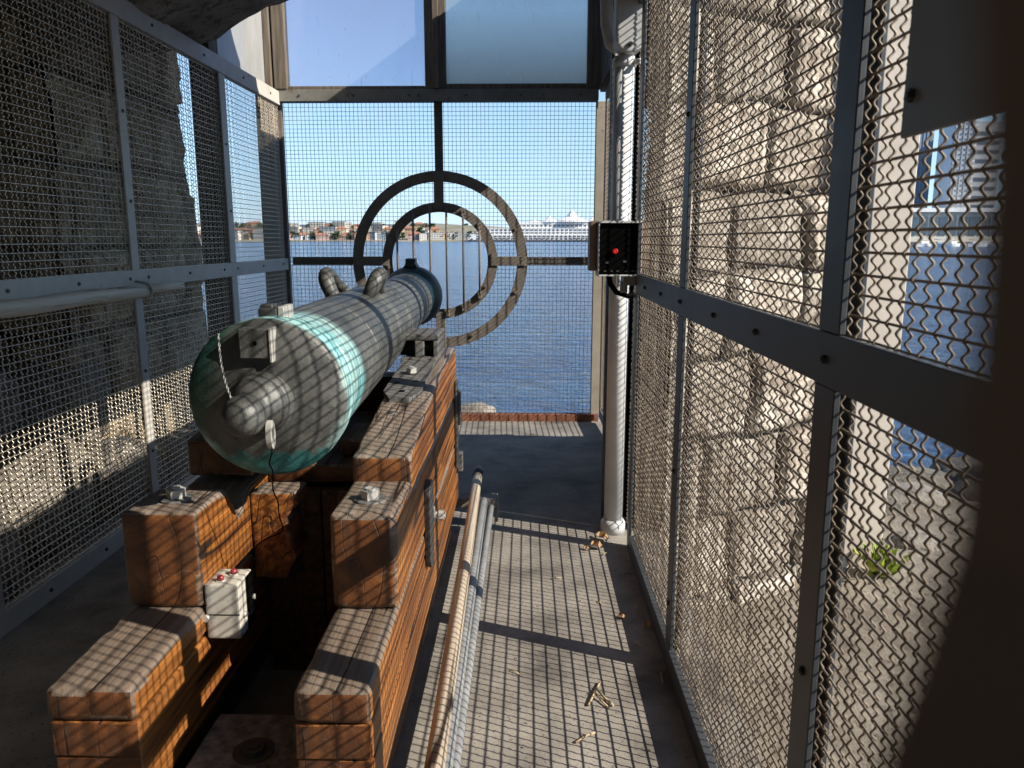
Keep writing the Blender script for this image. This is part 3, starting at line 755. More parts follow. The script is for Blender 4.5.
# ================================================================== CANNON
BX, BY, BZ = -.747, 2.17, 1.097
TILT = math.atan((1.189 - 1.097) / 2.98)
MW = Matrix.Translation((BX, BY, BZ)) @ Matrix.Rotation(TILT, 4, 'X')
can = empty('cannon', (BX, 3.6, .98), 'old bronze cannon with turquoise patina rings pointing out to sea', 'cannon')
org = (BX, BY, BZ)
prof = [(-.040, 0), (-.040, .06), (-.034, .11), (-.022, .17), (-.008, .205), (-.002, .222), (.004, .2295), (.010, .2325), (.030, .2335), (.040, .2300), (.043, .2240), (.050, .2215),
        (.062, .2225), (.072, .2290), (.088, .2310), (.104, .2290), (.112, .2220), (.122, .2190), (.150, .2170), (.154, .2210), (.166, .2222), (.178, .2210), (.182, .2160), (.20, .2150), (.45, .2125), (.62, .2105), (.626, .2050), (.634, .2045),
        (.64, .2090), (.90, .2060), (1.16, .2020), (1.166, .1975), (1.18, .1970), (1.186, .2000), (1.52, .1930), (1.526, .1965), (1.54, .1975), (1.556, .1965), (1.562, .1870), (1.57, .1850), (2.0, .1760), (2.006, .1735), (2.016, .1735), (2.022, .1755), (2.3, .1690), (2.56, .1630), (2.565, .1660), (2.575, .1675), (2.60, .1675), (2.61, .1660), (2.615, .1615),
        (2.72, .1590), (2.765, .1590), (2.775, .164), (2.785, .164), (2.80, .172), (2.825, .186), (2.85, .193), (2.90, .1965), (2.94, .1955), (2.965, .186), (2.98, .165), (2.982, .10), (2.982, .082), (2.70, .080), (2.2, .08), (2.2, 0)]
bm = bmesh.new(); lathe(bm, prof, 112, MW); lathe_smooth(bm, 26); obj('barrel', bm, 'barrel', can, origin=org)
# knob and neck
prof = [(-.245, 0), (-.243, .018), (-.236, .034), (-.222, .048), (-.204, .0565), (-.186, .0575), (-.168, .054), (-.154, .047), (-.144, .041), (-.132, .040), (-.122, .044), (-.112, .055), (-.100, .070), (-.088, .078), (-.076, .0805), (-.066, .079), (-.060, .083), (-.044, .088), (-.034, .090), (-.030, 0)]
bm = bmesh.new(); lathe(bm, prof, 56, MW); lathe_smooth(bm, 40); obj('cascabel', bm, 'bronze', can)
# lug hanging beside the knob
bm = bmesh.new(); n = 24
for k in range(n):
    a0, a1 = 2 * PI * k / n, 2 * PI * (k + 1) / n
    def q(a, r, s): return MW @ Vector((.052 + s, -.165 + .0 + .020 * r * math.cos(a), -.058 + .040 * r * math.sin(a)))
    P = [[bm.verts.new(q(a, r, s)) for a in (a0, a1)] for r, s in ((.45, 0), (1, 0), (1, .014), (.45, .014))]
    for i in range(4): bm.faces.new((P[i][0], P[i][1], P[(i + 1) % 4][1], P[(i + 1) % 4][0]))
bmesh.ops.remove_doubles(bm, verts=bm.verts[:], dist=1e-5); bmesh.ops.recalc_face_normals(bm, faces=bm.faces[:])
tag(obj('lug', bm, 'bolt', can), 'pale worn lug with a slot', None)
# sight block on the breech face, vent block on top
bm = bmesh.new(); box(bm, -.052, .034, -.052, .02, .128, .212, .003, 1)
for v in bm.verts: v.co = MW @ v.co
sb = obj('sight_block', bm, 'bronze', can)
bm = bmesh.new(); hexnut(bm, (0, 0, 0), .006, .004, 10, 'y')
for v in bm.verts: v.co = MW @ (v.co + Vector((-.006, -.0515, .172)))
obj('bolt_hole', bm, 'black', sb)
bm = bmesh.new(); box(bm, .034, .041, -.055, .02, .118, .213, .001, 1)
for v in bm.verts: v.co = MW @ v.co
obj('edge_strip', bm, 'bolt', sb)
bm = bmesh.new(); box(bm, -.045, .012, .10, .20, .214, .252, .004, 1); box(bm, -.04, -.002, .105, .15, .250, .262, .003, 1)
for v in bm.verts: v.co = MW @ v.co
vb = obj('vent_block', bm, 'iron', can)
bm = bmesh.new(); box(bm, .013, .034, .10, .19, .212, .256, .003, 1)
for v in bm.verts: v.co = MW @ v.co
obj('vent_cover', bm, 'bolt', vb)
# lifting handles
for sx in (-1, 1):
    bm = bmesh.new(); pts = []; rs = []
    path = [(-.115, .17), (-.122, .228), (-.108, .272), (-.068, .294), (-.02, .288), (.022, .262), (.050, .232), (.09, .212), (.13, .17)]
    P3 = []
    for t, rr in path: P3.append(Vector((sx * math.sin(R_(23)) * rr, 1.25 + t, math.cos(R_(23)) * rr)))
    # catmull-rom
    for i in range(len(P3) - 1):
        p0, p1, p2, p3 = P3[max(i - 1, 0)], P3[i], P3[i + 1], P3[min(i + 2, len(P3) - 1)]
        for k in range(4):
            t = k / 4; pts.append(.5 * ((2 * p1) + (p2 - p0) * t + (2 * p0 - 5 * p1 + 4 * p2 - p3) * t * t + (3 * p1 - p0 - 3 * p2 + p3) * t ** 3))
    pts.append(P3[-1]); L_ = len(pts)
    rs = [.028 + .005 * math.sin(PI * i / (L_ - 1) * 2) for i in range(L_)]
    tube(bm, [MW @ p for p in pts], rs, 14); obj('lifting_handle', bm, 'bronze', can)
# front sight and trunnions
bm = bmesh.new()
prism(bm, [(-.056, .178), (-.038, .202), (-.031, .218), (-.031, .245), (.031, .245), (.031, .218), (.038, .202), (.056, .178)], 'y', 2.85, 2.95, .002)
for v in bm.verts: v.co = MW @ v.co
M['muzzleshade'] = noisy('shade_dark_green_bronze', [(.3, (.012, .03, .028)), (.7, (.035, .06, .055))], 12, .5, .2, .2, .003)  # same dark green as the muzzle, shade included in the colour
obj('front_sight', bm, 'muzzleshade', can)
for sx in (-1, 1):
    bm = bmesh.new(); tube(bm, [MW @ Vector((sx * .15, 1.48, -.09)), MW @ Vector((sx * .335, 1.48, -.09))], .046, 32); obj('trunnion', bm, 'bronze', can)

# twisted wire from the sight block to the knob
bm = bmesh.new()
for ph in (0, PI):
    pts = []
    for k in range(61):
        t = k / 60; p = Vector((-.118, -.022, .195)).lerp(Vector((-.030, -.185, .040)), t) + Vector((0, -.02 * math.sin(PI * t), -.006 * math.sin(PI * t)))
        a = t * 40 + ph; p += Vector((math.cos(a), 0, math.sin(a))) * .0022
        pts.append(MW @ p)
    tube(bm, pts, .0016, 5)
tag(obj('twisted_wire', bm, 'galv'), 'twisted pale wire running down the breech face to the knob', 'wire')

# ================================================================== CARRIAGE
CX = -.747; HO, TH = .387, .187                 # half outer width, cheek thickness
XO = CX + HO; XLO = -1.136; XI = -.918           # outer right face, outer and inner left face
gc = empty('gun_carriage', (CX, 3.0, 0), 'stepped orange brown timber gun carriage with iron fittings under the cannon', 'gun carriage')
def wood_mesh(bm, bleached=True):
    # cut into small faces, then hew: slight waviness and knocked corners
    co = [v.co.copy() for v in bm.verts]
    lo = [min(c[i] for c in co) for i in range(3)]; hi = [max(c[i] for c in co) for i in range(3)]
    for ax, st in ((1, .045), (2, .06), (0, .06)):
        k = lo[ax] + st * .7
        while k < hi[ax] - st * .3:
            no = Vector((0, 0, 0)); no[ax] = 1; pc = Vector((0, 0, 0)); pc[ax] = k
            bmesh.ops.bisect_plane(bm, geom=bm.verts[:] + bm.edges[:] + bm.faces[:], plane_co=pc, plane_no=no); k += st
    bm.normal_update()
    P = np.array([v.co[:] for v in bm.verts]); n1 = fbm(P * 5 + 11, 4); n2 = fbm(P * 13 + 47, 3)
    for v, a_, b_ in zip(bm.verts, n1, n2):
        nn = v.normal; corner = sum(abs(c_) > .3 for c_ in nn) > 1
        v.co += nn * (.005 * a_ - (max(0, b_ - .02) * .035 if corner else 0))
    bm.normal_update()
    for f in bm.faces: f.smooth = True
    for e in bm.edges:
        if len(e.link_faces) == 2 and e.calc_face_angle(0) > R_(38): e.smooth = False
    for f in bm.faces:
        if f.normal.z > .35: f.material_index = 1 if bleached else 0
        elif bleached and max(abs(c) for c in f.normal) < .95: f.material_index = 2
        elif abs(f.normal.y) > .8: f.material_index = 3
        else: f.material_index = 0
for sx in (-1, 1):
    xa, xb = (XO - TH, XO) if sx > 0 else (XLO, XI)
    for y0, y1, z0, z1 in ((1.640, 3.96, .19, .326), (1.635, 3.96, .3285, .422), (1.628, 3.965, .4245, .513)):
        bm = bmesh.new(); box(bm, xa + random.uniform(0, .003), xb - random.uniform(0, .003), y0, y1, z0, z1, .005 if z1 < .5 else .020, 3); wood_mesh(bm, z1 > .5); obj('cheek_timber', bm, ['wood', 'woodgrey', 'woodedge', 'woodend'], gc)
    bm = bmesh.new()
    if sx > 0: prism(bm, [(2.03, .5145), (3.955, .5145), (3.955, .762), (2.36, .762), (2.33, .801), (2.03, .801)], 'x', xa, xb, .018)
    else: prism(bm, [(2.03, .5145), (3.955, .5145), (3.955, .745), (2.46, .745), (2.41, .72), (2.355, .676), (2.335, .676), (2.30, .735), (2.255, .797), (2.03, .801)], 'x', xa, xb, .016)
    wood_mesh(bm); obj('cheek_timber', bm, ['wood', 'woodgrey', 'woodedge', 'woodend'], gc)
    bm = bmesh.new()
    y0 = 2.335 if sx > 0 else 2.48
    prism(bm, [(y0, .765), (3.95, .765), (3.95, 1.002), (3.32, .998), (3.01, .976), (y0, .879 if sx > 0 else .89)], 'x', xa, xb, .014); wood_mesh(bm)
    obj('cheek_timber', bm, ['wood', 'woodgrey', 'woodedge', 'woodend'] if sx > 0 else ['wooddark', 'woodgrey', 'woodedge', 'woodend'], gc)  # left top timber takes the dark wood: shade put into its colour
    # nut and washer on the middle step
    nx, ny = (xa + xb) / 2, 2.15
    bm = bmesh.new(); tube(bm, [(nx, ny, .797), (nx, ny, .8055)], .047, 28); wsh = obj('washer', bm, 'iron_worn', gc)
    bm = bmesh.new(); hexnut(bm, (nx, ny, .806), .027, .026); obj('nut', bm, 'bolt', wsh)
    # trunnion bracket
    bx0, bx1 = (CX + sx * .175, CX + sx * .338); bx0, bx1 = min(bx0, bx1), max(bx0, bx1)
    bm = bmesh.new()
    box(bm, bx0, bx1, 3.47, 3.55, .985, 1.018, .005)
    box(bm, bx0 - .005, bx1 + .006, 3.53, 3.80, 1.092, 1.122, .008)
    box(bm, (bx0 + bx1) / 2 - .02, (bx0 + bx1) / 2 + .02, 3.51, 3.58, 1.0185, 1.0915, .004)
    box(bm, bx1 - .018, bx1 + .004, 3.52, 3.78, .985, 1.0915, .004)
    box(bm, bx0, bx1 - .02, 3.64, 3.68, .985, 1.0915, .003)
    tb = obj('trunnion_bracket', bm, 'iron_worn', gc)
    # octagonal iron plate with bolt holes
    px0, px1 = sorted((CX + sx * .20, CX + sx * .345)); sl = .062
    bm = bmesh.new()
    pts = [(px0, 3.40), (px0, 2.90), (px0 + .035, 2.82), (px1 - .035, 2.82), (px1, 2.90), (px1, 3.40)]
    vsA = [bm.verts.new((x, y, .976 + (y - 3.01) * (.143 if y < 3.01 else .071) - .003)) for x, y in pts]; vsB = [bm.verts.new(v.co + Vector((0, 0, .022))) for v in vsA]
    bm.faces.new(vsA[::-1]); bm.faces.new(vsB)
    for i in range(6): bm.faces.new((vsA[i], vsA[(i + 1) % 6], vsB[(i + 1) % 6], vsB[i]))
    bmesh.ops.recalc_face_normals(bm, faces=bm.faces[:])
    ip = obj('iron_plate', bm, 'iron_worn', gc)
    zt = lambda y: .976 + (y - 3.01) * (.143 if y < 3.01 else .071) + .0185
    for hx, hy in ((.25, 3.0), (.5, 2.90), (.75, 3.02)):
        bm = bmesh.new(); x = px0 + (px1 - px0) * hx; tube(bm, [(x, hy, zt(hy)), (x, hy, zt(hy) + .002)], .011, 12); obj('bolt_hole', bm, 'black', ip)
    bm = bmesh.new(); x = (px0 + px1) / 2; hexnut(bm, (x, 3.16, zt(3.16)), .022, .022); obj('nut', bm, 'bolt', ip)
    bm = bmesh.new(); x = (px0 + px1) / 2 - .01; tube(bm, [(x, 2.72, .930), (x, 2.72, .9365)], .017, 14); obj('bolt_hole', bm, 'iron', gc)
# transom, stool bed and wedge between the cheeks
xi0, xi1 = XI + .002, XO - TH - .002
bm = bmesh.new(); prism(bm, [(xi0, .42), (CX - .06, .42), (CX - .02, .50), (CX - .045, .63), (CX - .005, .69), (CX - .012, .725), (xi0, .725)], 'y', 2.43, 2.555, .010); wood_mesh(bm); obj('transom', bm, ['wood', 'woodgrey', 'woodedge', 'wood'], gc)
bm = bmesh.new(); box(bm, xi0, CX + .03, 2.56, 2.61, .004, .69, .006); obj('back_board', bm, 'wooddark', gc)
bm = bmesh.new(); box(bm, CX + .033, xi1, 2.565, 2.61, .004, .69, .006); obj('back_board', bm, 'wooddark', gc)
bm = bmesh.new(); box(bm, xi0, xi1, 2.62, 3.5, .70, .765, .008); wood_mesh(bm); obj('stool_bed', bm, ['wood', 'woodgrey', 'woodedge', 'woodend'], gc)
bm = bmesh.new(); box(bm, xi1 - .13, xi1 - .002, 2.72, 2.98, .767, .835, .012); wood_mesh(bm); obj('wedge', bm, ['wood', 'woodgrey', 'woodedge', 'woodend'], gc)
bm = bmesh.new(); box(bm, xi0, xi1, 3.65, 3.8, .2, .9, .008); obj('transom', bm, 'wooddark', gc)
# iron fittings on the outer face
bm = bmesh.new(); n = 20; outl = []
for k in range(n + 1): a = PI * k / n; outl.append((2.66 + .055 * math.cos(a), .645 + .055 * math.sin(a)))
for k in range(n + 1): a = PI + PI * k / n; outl.append((2.66 + .055 * math.cos(a), .425 + .055 * math.sin(a)))
prism(bm, outl, 'x', XO + .001, XO + .022, .003); lp_ = obj('lashing_plate', bm, 'iron', gc)
bm = bmesh.new(); tube(bm, [(XO + .0, 2.80, .515), (XO + .012, 2.80, .515)], .034, 18); tube(bm, [(XO + .012, 2.80, .515), (XO + .03, 2.80, .515)], .014, 12); hexnut(bm, (XO + .03, 2.80, .515), .021, .02, 6, 'x'); obj('bolt', bm, 'bolt', gc)
bm = bmesh.new(); box(bm, XO + .001, XO + .014, 3.80, 3.88, .40, .85, .003, 1); box(bm, XO + .012, XO + .03, 3.82, 3.86, .62, .80, .003, 1); obj('iron_strap', bm, 'iron', gc)
bm = bmesh.new(); box(bm, XO + .001, XO + .03, 3.90, 3.95, .35, .45, .003, 1); obj('end_bracket', bm, 'iron_worn', gc)
# rack bars under the cheek that carry the pole and tubes
for y in (1.25, 4.02):
    bm = bmesh.new(); box(bm, XO - .06, -.150, y - .055, y + .045, .125, .178, .005); box(bm, -.165, -.148, y - .05, y + .04, .045, .124, .003, 1); obj('rack_bar', bm, ['wooddark' if y < 2 else 'iron_worn'], gc)
# ground beams
for sx in (-1, 1):
    x0, x1 = sorted((CX + sx * (HO - .035), CX + sx * (HO - TH + .02)))
    bm = bmesh.new(); box(bm, x0, x1, 1.65, 3.9, .001, .188, .006); obj('ground_beam', bm, 'wooddark', gc)
bm = bmesh.new(); box(bm, -.895, -.575, .9, 2.03, .001, .185, .01); plinth = obj('concrete_block', bm, 'plinth')
tag(plinth, 'dark stained concrete block on the floor between the carriage cheeks', 'block')
bm = bmesh.new(); hexnut(bm, (-.735, 1.86, .185), .032, .016, 8); tube(bm, [(-.735, 1.86, .183), (-.735, 1.86, .1885)], .055, 24); obj('anchor_bolt', bm, 'iron', plinth)

# cream electrical box on the left cheek
eb = empty('junction_box', (XI + .055, 2.09, .43), 'cream electrical box with two red buttons screwed to the carriage', 'electrical box')
bm = bmesh.new(); box(bm, XI + .003, XI + .100, 2.035, 2.082, .418, .584, .006); obj('lid', bm, 'cream', eb)
bm = bmesh.new(); box(bm, XI + .004, XI + .099, 2.0835, 2.150, .419, .583, .005); obj('body', bm, 'cream', eb)
bm = bmesh.new(); box(bm, XI + .0995, XI + .104, 2.095, 2.150, .421, .580, .001, 1); obj('side_plate', bm, 'black', eb)
bm = bmesh.new(); box(bm, XI + .002, XI + .101, 2.0335, 2.0365, .492, .494); obj('seam', bm, 'black', eb)
for bx_, by_ in ((XI + .04, 2.065), (XI + .062, 2.11)):
    bm = bmesh.new(); tube(bm, [(bx_, by_, .582), (bx_, by_, .587)], .014, 14); bs = obj('button_base', bm, 'cream', eb)
    bm = bmesh.new(); tube(bm, [(bx_, by_, .586), (bx_, by_, .595), (bx_, by_, .600)], [.010, .010, .006], 14); obj('red_button', bm, 'redbutton', bs)
for yy, zz in ((2.065, .48), (2.138, .50)):
    bm = bmesh.new(); tube(bm, [(XI + .099, yy, zz), (XI + .110, yy, zz)], .008, 10); obj('screw', bm, 'bolt', eb)
bm = bmesh.new(); tube(bm, [(XI + .006, 2.034, .485), (XI + .006, 2.022, .485)], .010, 10); obj('screw', bm, 'bolt', eb)
# cord from the knob lug down to the box
bm = bmesh.new(); A = MW @ Vector((.058, -.168, -.095)); pts = []
ctrl = [A, A + Vector((-.002, .0, -.06)), Vector((A.x - .012, 2.06, .83)), Vector((A.x - .018, 2.11, .72)), Vector((XI + .125, 2.17, .66)), Vector((XI + .10, 2.16, .60)), Vector((XI + .09, 2.14, .57))]
for i in range(len(ctrl) - 1):
    p0, p1, p2, p3 = ctrl[max(i - 1, 0)], ctrl[i], ctrl[i + 1], ctrl[min(i + 2, len(ctrl) - 1)]
    for k in range(6):
        t = k / 6; pts.append(.5 * ((2 * p1) + (p2 - p0) * t + (2 * p0 - 5 * p1 + 4 * p2 - p3) * t * t + (3 * p1 - p0 - 3 * p2 + p3) * t ** 3) + Vector((.004 * math.sin(i * 7 + k), 0, 0)))
pts.append(ctrl[-1]); tube(bm, pts, .0022, 6)
tag(obj('black_cord', bm, 'black'), 'thin black cord hanging from the knob lug to the cream box', 'cord')

# pole and tubes on the rack
def long_tube(name, pts, r, mat, lab, cat, group=None, cap=None):
    bm = bmesh.new(); n = 24; P = []
    for k in range(n + 1):
        t = k / n; p = Vector(pts[0]).lerp(Vector(pts[1]), t); p.z -= .006 * math.sin(PI * t); P.append(p)
    tube(bm, P, r, 18)
    o = tag(obj(name, bm, mat), lab, cat, group)
    return o
po = long_tube('wooden_pole', ((-.212, .9, .245), (-.271, 4.20, .225)), .0265, 'pole', 'long round wooden pole lying along the right side of the carriage', 'pole')
bm = bmesh.new(); d = (Vector((-.271, 4.20, .225)) - Vector((-.212, .9, .245))).normalized(); e = Vector((-.271, 4.20, .225))
tube(bm, [e - d * .01, e + d * .13, e + d * .15], [.029, .029, .024], 18); obj('end_ferrule', bm, 'iron', po)
bm = bmesh.new(); tube(bm, [e + d * .149, e + d * .158], .021, 18); obj('end_cap', bm, 'bolt', po)
long_tube('steel_tube', ((-.208, .9, .175), (-.222, 3.94, .175)), .022, 'galv', 'thicker grey steel tube lying just under the wooden pole', 'tube')
long_tube('steel_tube', ((-.196, .9, .14), (-.184, 3.94, .14)), .0175, 'galv', 'thinner grey steel tube lying nearest the sunlit floor', 'tube')

# ================================================================== FITTINGS
# handrail pole on the left wall
hp = None
bm = bmesh.new(); pts = [Vector((XL + .055 + .004 * math.sin(k), 1.0 + k * .21, 1.288 + .004 * math.sin(k * 1.7))) for k in range(15)]
pts.append(Vector((XL + .055, 4.08, 1.285))); tube(bm, pts, [.036] * 14 + [.034, .033], 20)
M['handrail'] = m_wood('pale_handrail_wood', [(.30, (.52, .42, .30)), (.5, (.64, .54, .41)), (.7, (.74, .65, .52))], (.55, .45, .33))
hp = tag(obj('handrail_pole', bm, 'handrail'), 'round wooden handrail pole along the left mesh under the grey rail', 'handrail')
bm = bmesh.new()
for k in range(9):
    a = k * .7; tube(bm, [(XL + .05 + .016 * math.cos(a), 4.06, 1.288 + .016 * math.sin(a)), (XL + .05 + .013 * math.cos(a), 4.36 + .22 * random.random(), 1.292 + .013 * math.sin(a))], [.014, .009], 7)
obj('splintered_end', bm, 'handrail', hp)
for y in (2.2, 4.06):
    bm = bmesh.new(); P = [(XL + .055 + .041 * math.cos(a), y, 1.287 + .041 * math.sin(a)) for a in np.linspace(-PI * .9, PI * .45, 14)] + [(XL + .008, y, 1.335)]
    tube(bm, P, .008, 8); obj('bracket', bm, 'steel_lit', hp)

# white downpipe
wp = empty('drain_pipe', (.474, 3.96, 0), 'white painted vertical pipe standing at the end of the right mesh wall', 'pipe')
bm = bmesh.new(); tube(bm, [(.474, 3.96, .06), (.474, 3.96, 2.42)], .049, 40); obj('tube', bm, 'pipe', wp)
bm = bmesh.new(); tube(bm, [(.474, 3.96, .001), (.474, 3.96, .055), (.474, 3.96, .075)], [.066, .066, .054], 32); obj('base_collar', bm, 'conduit', wp)
bm = bmesh.new(); tube(bm, [(.474, 3.96, 2.37), (.474, 3.96, 2.374), (.474, 3.96, 2.40), (.474, 3.96, 2.404)], [.049, .057, .057, .049], 32); tube(bm, [(.52, 3.92, 2.387), (.545, 3.89, 2.387)], .014, 10); obj('clamp', bm, 'conduit', wp)
cv = empty('conduit_cover', (.51, 3.93, 2.43), 'grey painted conduit cover with a rounded foot above the white pipe', 'conduit')
outl = [(.418, 3.6), (.418, 2.50)] + [(.488 + .070 * math.cos(a), 2.49 + .070 * math.sin(a)) for a in np.linspace(PI, 2 * PI, 16)] + [(.558, 2.50), (.558, 3.6)]
bm = bmesh.new(); prism(bm, outl, 'y', 3.86, 3.99, .012); obj('body', bm, 'conduit', cv)
bm = bmesh.new(); hexnut(bm, (.487, 3.86, 2.455), .012, .008, 8, 'y'); obj('screw', bm, 'iron', cv)
# second conduit and dark post beside it
bm = bmesh.new(); P = [(.43, 4.16, 3.5), (.425, 4.16, 2.9)] + [(.425 + .0 + .05 * (1 - math.cos(a)), 4.16, 2.66 - .07 * math.sin(a)) for a in np.linspace(0, PI / 2, 6)] + [(.50, 4.2, 2.55)]
tube(bm, [(.405, 4.16, 3.6), (.402, 4.16, 2.75), (.408, 4.16, 2.62), (.43, 4.15, 2.53), (.47, 4.12, 2.49)], [.035, .035, .036, .038, .036], 16)
tag(obj('bent_conduit', bm, 'conduit'), 'bent grey conduit beside the cover above the pipe', 'conduit')
bm = bmesh.new(); box(bm, .43, .475, 4.14, 4.19, .001, 2.9, .004); tag(obj('steel_post', bm, 'iron'), 'slim black steel post just behind the white pipe', 'post')
bm = bmesh.new(); tube(bm, [(.565, 4.14, .02), (.565, 4.14, 2.8)], .012, 10); tube(bm, [(.59, 4.15, .02), (.592, 4.15, 1.3), (.588, 4.155, 2.8)], .007, 8)
tag(obj('cable_pair', bm, 'black'), 'pair of black cables running up behind the right side of the white pipe', 'cable')

# alarm box with the red lamp
ab = empty('alarm_box', (.43, 3.72, 1.38), 'black fronted alarm box with a small red lamp in front of the white pipe', 'alarm box')
bm = bmesh.new(); box(bm, .345, .54, 3.70, 3.80, 1.388, 1.632, .004)
obj('case', bm, 'black', ab)
bm = bmesh.new()
for a in ((.339, .546, 1.628, 1.638), (.339, .546, 1.381, 1.388)): box(bm, a[0], a[1], 3.685, 3.80, a[2], a[3], .001, 1)
box(bm, .338, .345, 3.685, 3.80, 1.3885, 1.6275, .001, 1); box(bm, .5405, .5465, 3.685, 3.80, 1.3885, 1.6275, .001, 1); obj('rim', bm, 'conduit', ab)
for a, b in ((.302, .336), (.548, .585)):
    bm = bmesh.new(); box(bm, a, b, 3.72, 3.83, 1.405, 1.638, .006); obj('side_wing', bm, 'brownbox', ab)
bm = bmesh.new(); tube(bm, [(.422, 3.699, 1.498), (.422, 3.688, 1.498), (.422, 3.683, 1.498)], [.013, .012, .007], 18); obj('red_lamp', bm, 'led', ab)
bm = bmesh.new()
for x in (.37, .40, .43, .47, .50, .515): box(bm, x, x + .012, 3.6975, 3.6995, 1.402, 1.408)
for x, z in ((.375, 1.44), (.46, 1.445)): box(bm, x, x + .018, 3.6975, 3.6995, z, z + .01)
obj('terminal', bm, 'iron', ab)
bm = bmesh.new(); tube(bm, [(.40, 3.76, 1.386), (.41, 3.76, 1.34), (.44, 3.77, 1.30), (.50, 3.80, 1.28), (.56, 3.84, 1.285)], .013, 10)
tag(obj('loop_cable', bm, 'black'), 'short black cable looping from the alarm box to the rail', 'cable')
bm = bmesh.new(); box(bm, .47, .53, 3.74, 3.86, 1.335, 1.378, .004); box(bm, .455, .49, 3.735, 3.76, 1.30, 1.355, .003); tag(obj('bracket_plate', bm, 'galv'), 'small bright metal bracket under the alarm box', 'bracket')

# dark plate on the mesh
ptv = empty('back_plate', (.505, .86, 1.684), 'dark grey metal plate bolted over the mesh in the upper right', 'plate')
bm = bmesh.new(); box(bm, .503, .511, .60, 1.09, 1.684, 2.3, .002, 1); obj('plate', bm, 'plate', ptv)
bm = bmesh.new(); hexnut(bm, (.503, 1.065, 1.735), .009, -.007, 6, 'x'); obj('bolt', bm, 'iron', ptv)

# door post close beside the camera (out of focus)
bm = bmesh.new()
prof = [(0, 0.023999999999999997), (1.48, 0.036), (1.496, 0.038), (1.504, 0.04), (1.509, 0.041), (1.515, 0.042), (1.52, 0.043), (1.527, 0.043), (1.535, 0.043), (1.554, 0.042), (1.57, 0.04), (1.586, 0.038), (2.4, 0.04)]
prof = [(1.55 + (z - 1.55) * .55 if 1.45 < z < 1.6 else z, x * .55) for z, x in prof]
L_ = []
for z, x in prof:
    L_.append([bm.verts.new(p) for p in ((x, .0396, z), (x + .005, .032, z), (.125, .032, z), (.125, .042, z), (x + .002, .0415, z), (x, .041, z))])
for A, B in zip(L_, L_[1:]):
    for k in range(6): bm.faces.new((A[k], A[(k + 1) % 6], B[(k + 1) % 6], B[k]))
bm.faces.new(L_[0]); bm.faces.new(L_[-1]); bmesh.ops.recalc_face_normals(bm, faces=bm.faces[:])
tag(obj('door_post', bm, 'doorpost'), 'dark brown post very close at the right edge, out of focus', 'post')

# litter on the floor
def twig(pts, r, lab, mat='straw'):
    bm = bmesh.new(); tube(bm, pts, r, 6); return tag(obj('twig', bm, mat), lab, 'twig', 'dry twigs on the floor')
twig([(.215, 2.36, .006), (.24, 2.42, .010), (.268, 2.50, .006)], .004, 'longest dry twig crossing another on the sunlit floor')
twig([(.252, 2.45, .012), (.275, 2.40, .008), (.30, 2.36, .006)], .004, 'dry twig leaning across the longest twig on the floor')
twig([(.238, 2.43, .014), (.262, 2.385, .008), (.285, 2.345, .005)], .003, 'thin dry twig beside the crossed pair on the floor')
twig([(.16, 2.165, .005), (.20, 2.20, .007), (.225, 2.215, .005)], .004, 'single short twig nearest the bottom of the photo')
for x, y, s, lab in ((.36, 3.72, .045, 'curled dead leaf beside the foot of the white pipe'), (.40, 3.83, .05, 'larger dead leaf tucked against the white pipe collar'), (.31, 3.70, .02, 'tiny leaf scrap in front of the pipe'), (.40, 2.98, .022, 'small orange leaf scrap on the floor near the right mesh'), (.50, 2.9, .025, 'leaf scrap caught under the bottom rail')):
    bm = bmesh.new(); n = 6
    c0 = [bm.verts.new((x + s * (i / n - .5) * 1.6, y + .3 * s * math.sin(i), .004 + s * .35 * abs(math.sin(i * 1.3)))) for i in range(n + 1)]
    up = [bm.verts.new((v.co.x + .2 * s, v.co.y + s * .55 * math.sin(PI * i / n) + .004, v.co.z + s * .45 * math.sin(PI * i / n) + .001)) for i, v in enumerate(c0)]
    dn = [bm.verts.new((v.co.x, v.co.y - s * .5 * math.sin(PI * i / n) - .004, v.co.z + s * .2 * math.sin(PI * i / n) + .001)) for i, v in enumerate(c0)]
    for i in range(n):
        bm.faces.new((c0[i], c0[i + 1], up[i + 1], up[i])); bm.faces.new((c0[i + 1], c0[i], dn[i], dn[i + 1]))
    tag(obj('dead_leaf', bm, 'leafbrown'), lab, 'leaf', 'dead leaves on the floor')
for x, y, a, l_ in ((.44, 3.4, .4, .06), (.47, 3.05, 1.2, .05), (.49, 2.5, 1.5, .07), (.45, 2.75, 2.2, .04), (.38, 3.62, .9, .05), (.12, 3.35, .2, .05), (-.02, 2.55, 2.5, .045), (.33, 3.1, 1.9, .035)):
    twig([(x, y, .004), (x + l_ * .5 * math.cos(a), y + l_ * .5 * math.sin(a), .008), (x + l_ * math.cos(a), y + l_ * math.sin(a), .004)], .0022, 'fine straw bit lying loose on the concrete floor')
bm = bmesh.new()
for k in range(160):
    x = random.uniform(-.35, .5); y = random.uniform(1.9, 6.6); s = random.uniform(.0012, .0035)
    box(bm, x - s, x + s, y - s, y + s, .0005, s * 1.2, 0)
o = obj('floor_grit', bm, 'plinth'); o['kind'] = 'stuff'; tag(o, 'fine grit scattered over the concrete floor', 'grit')

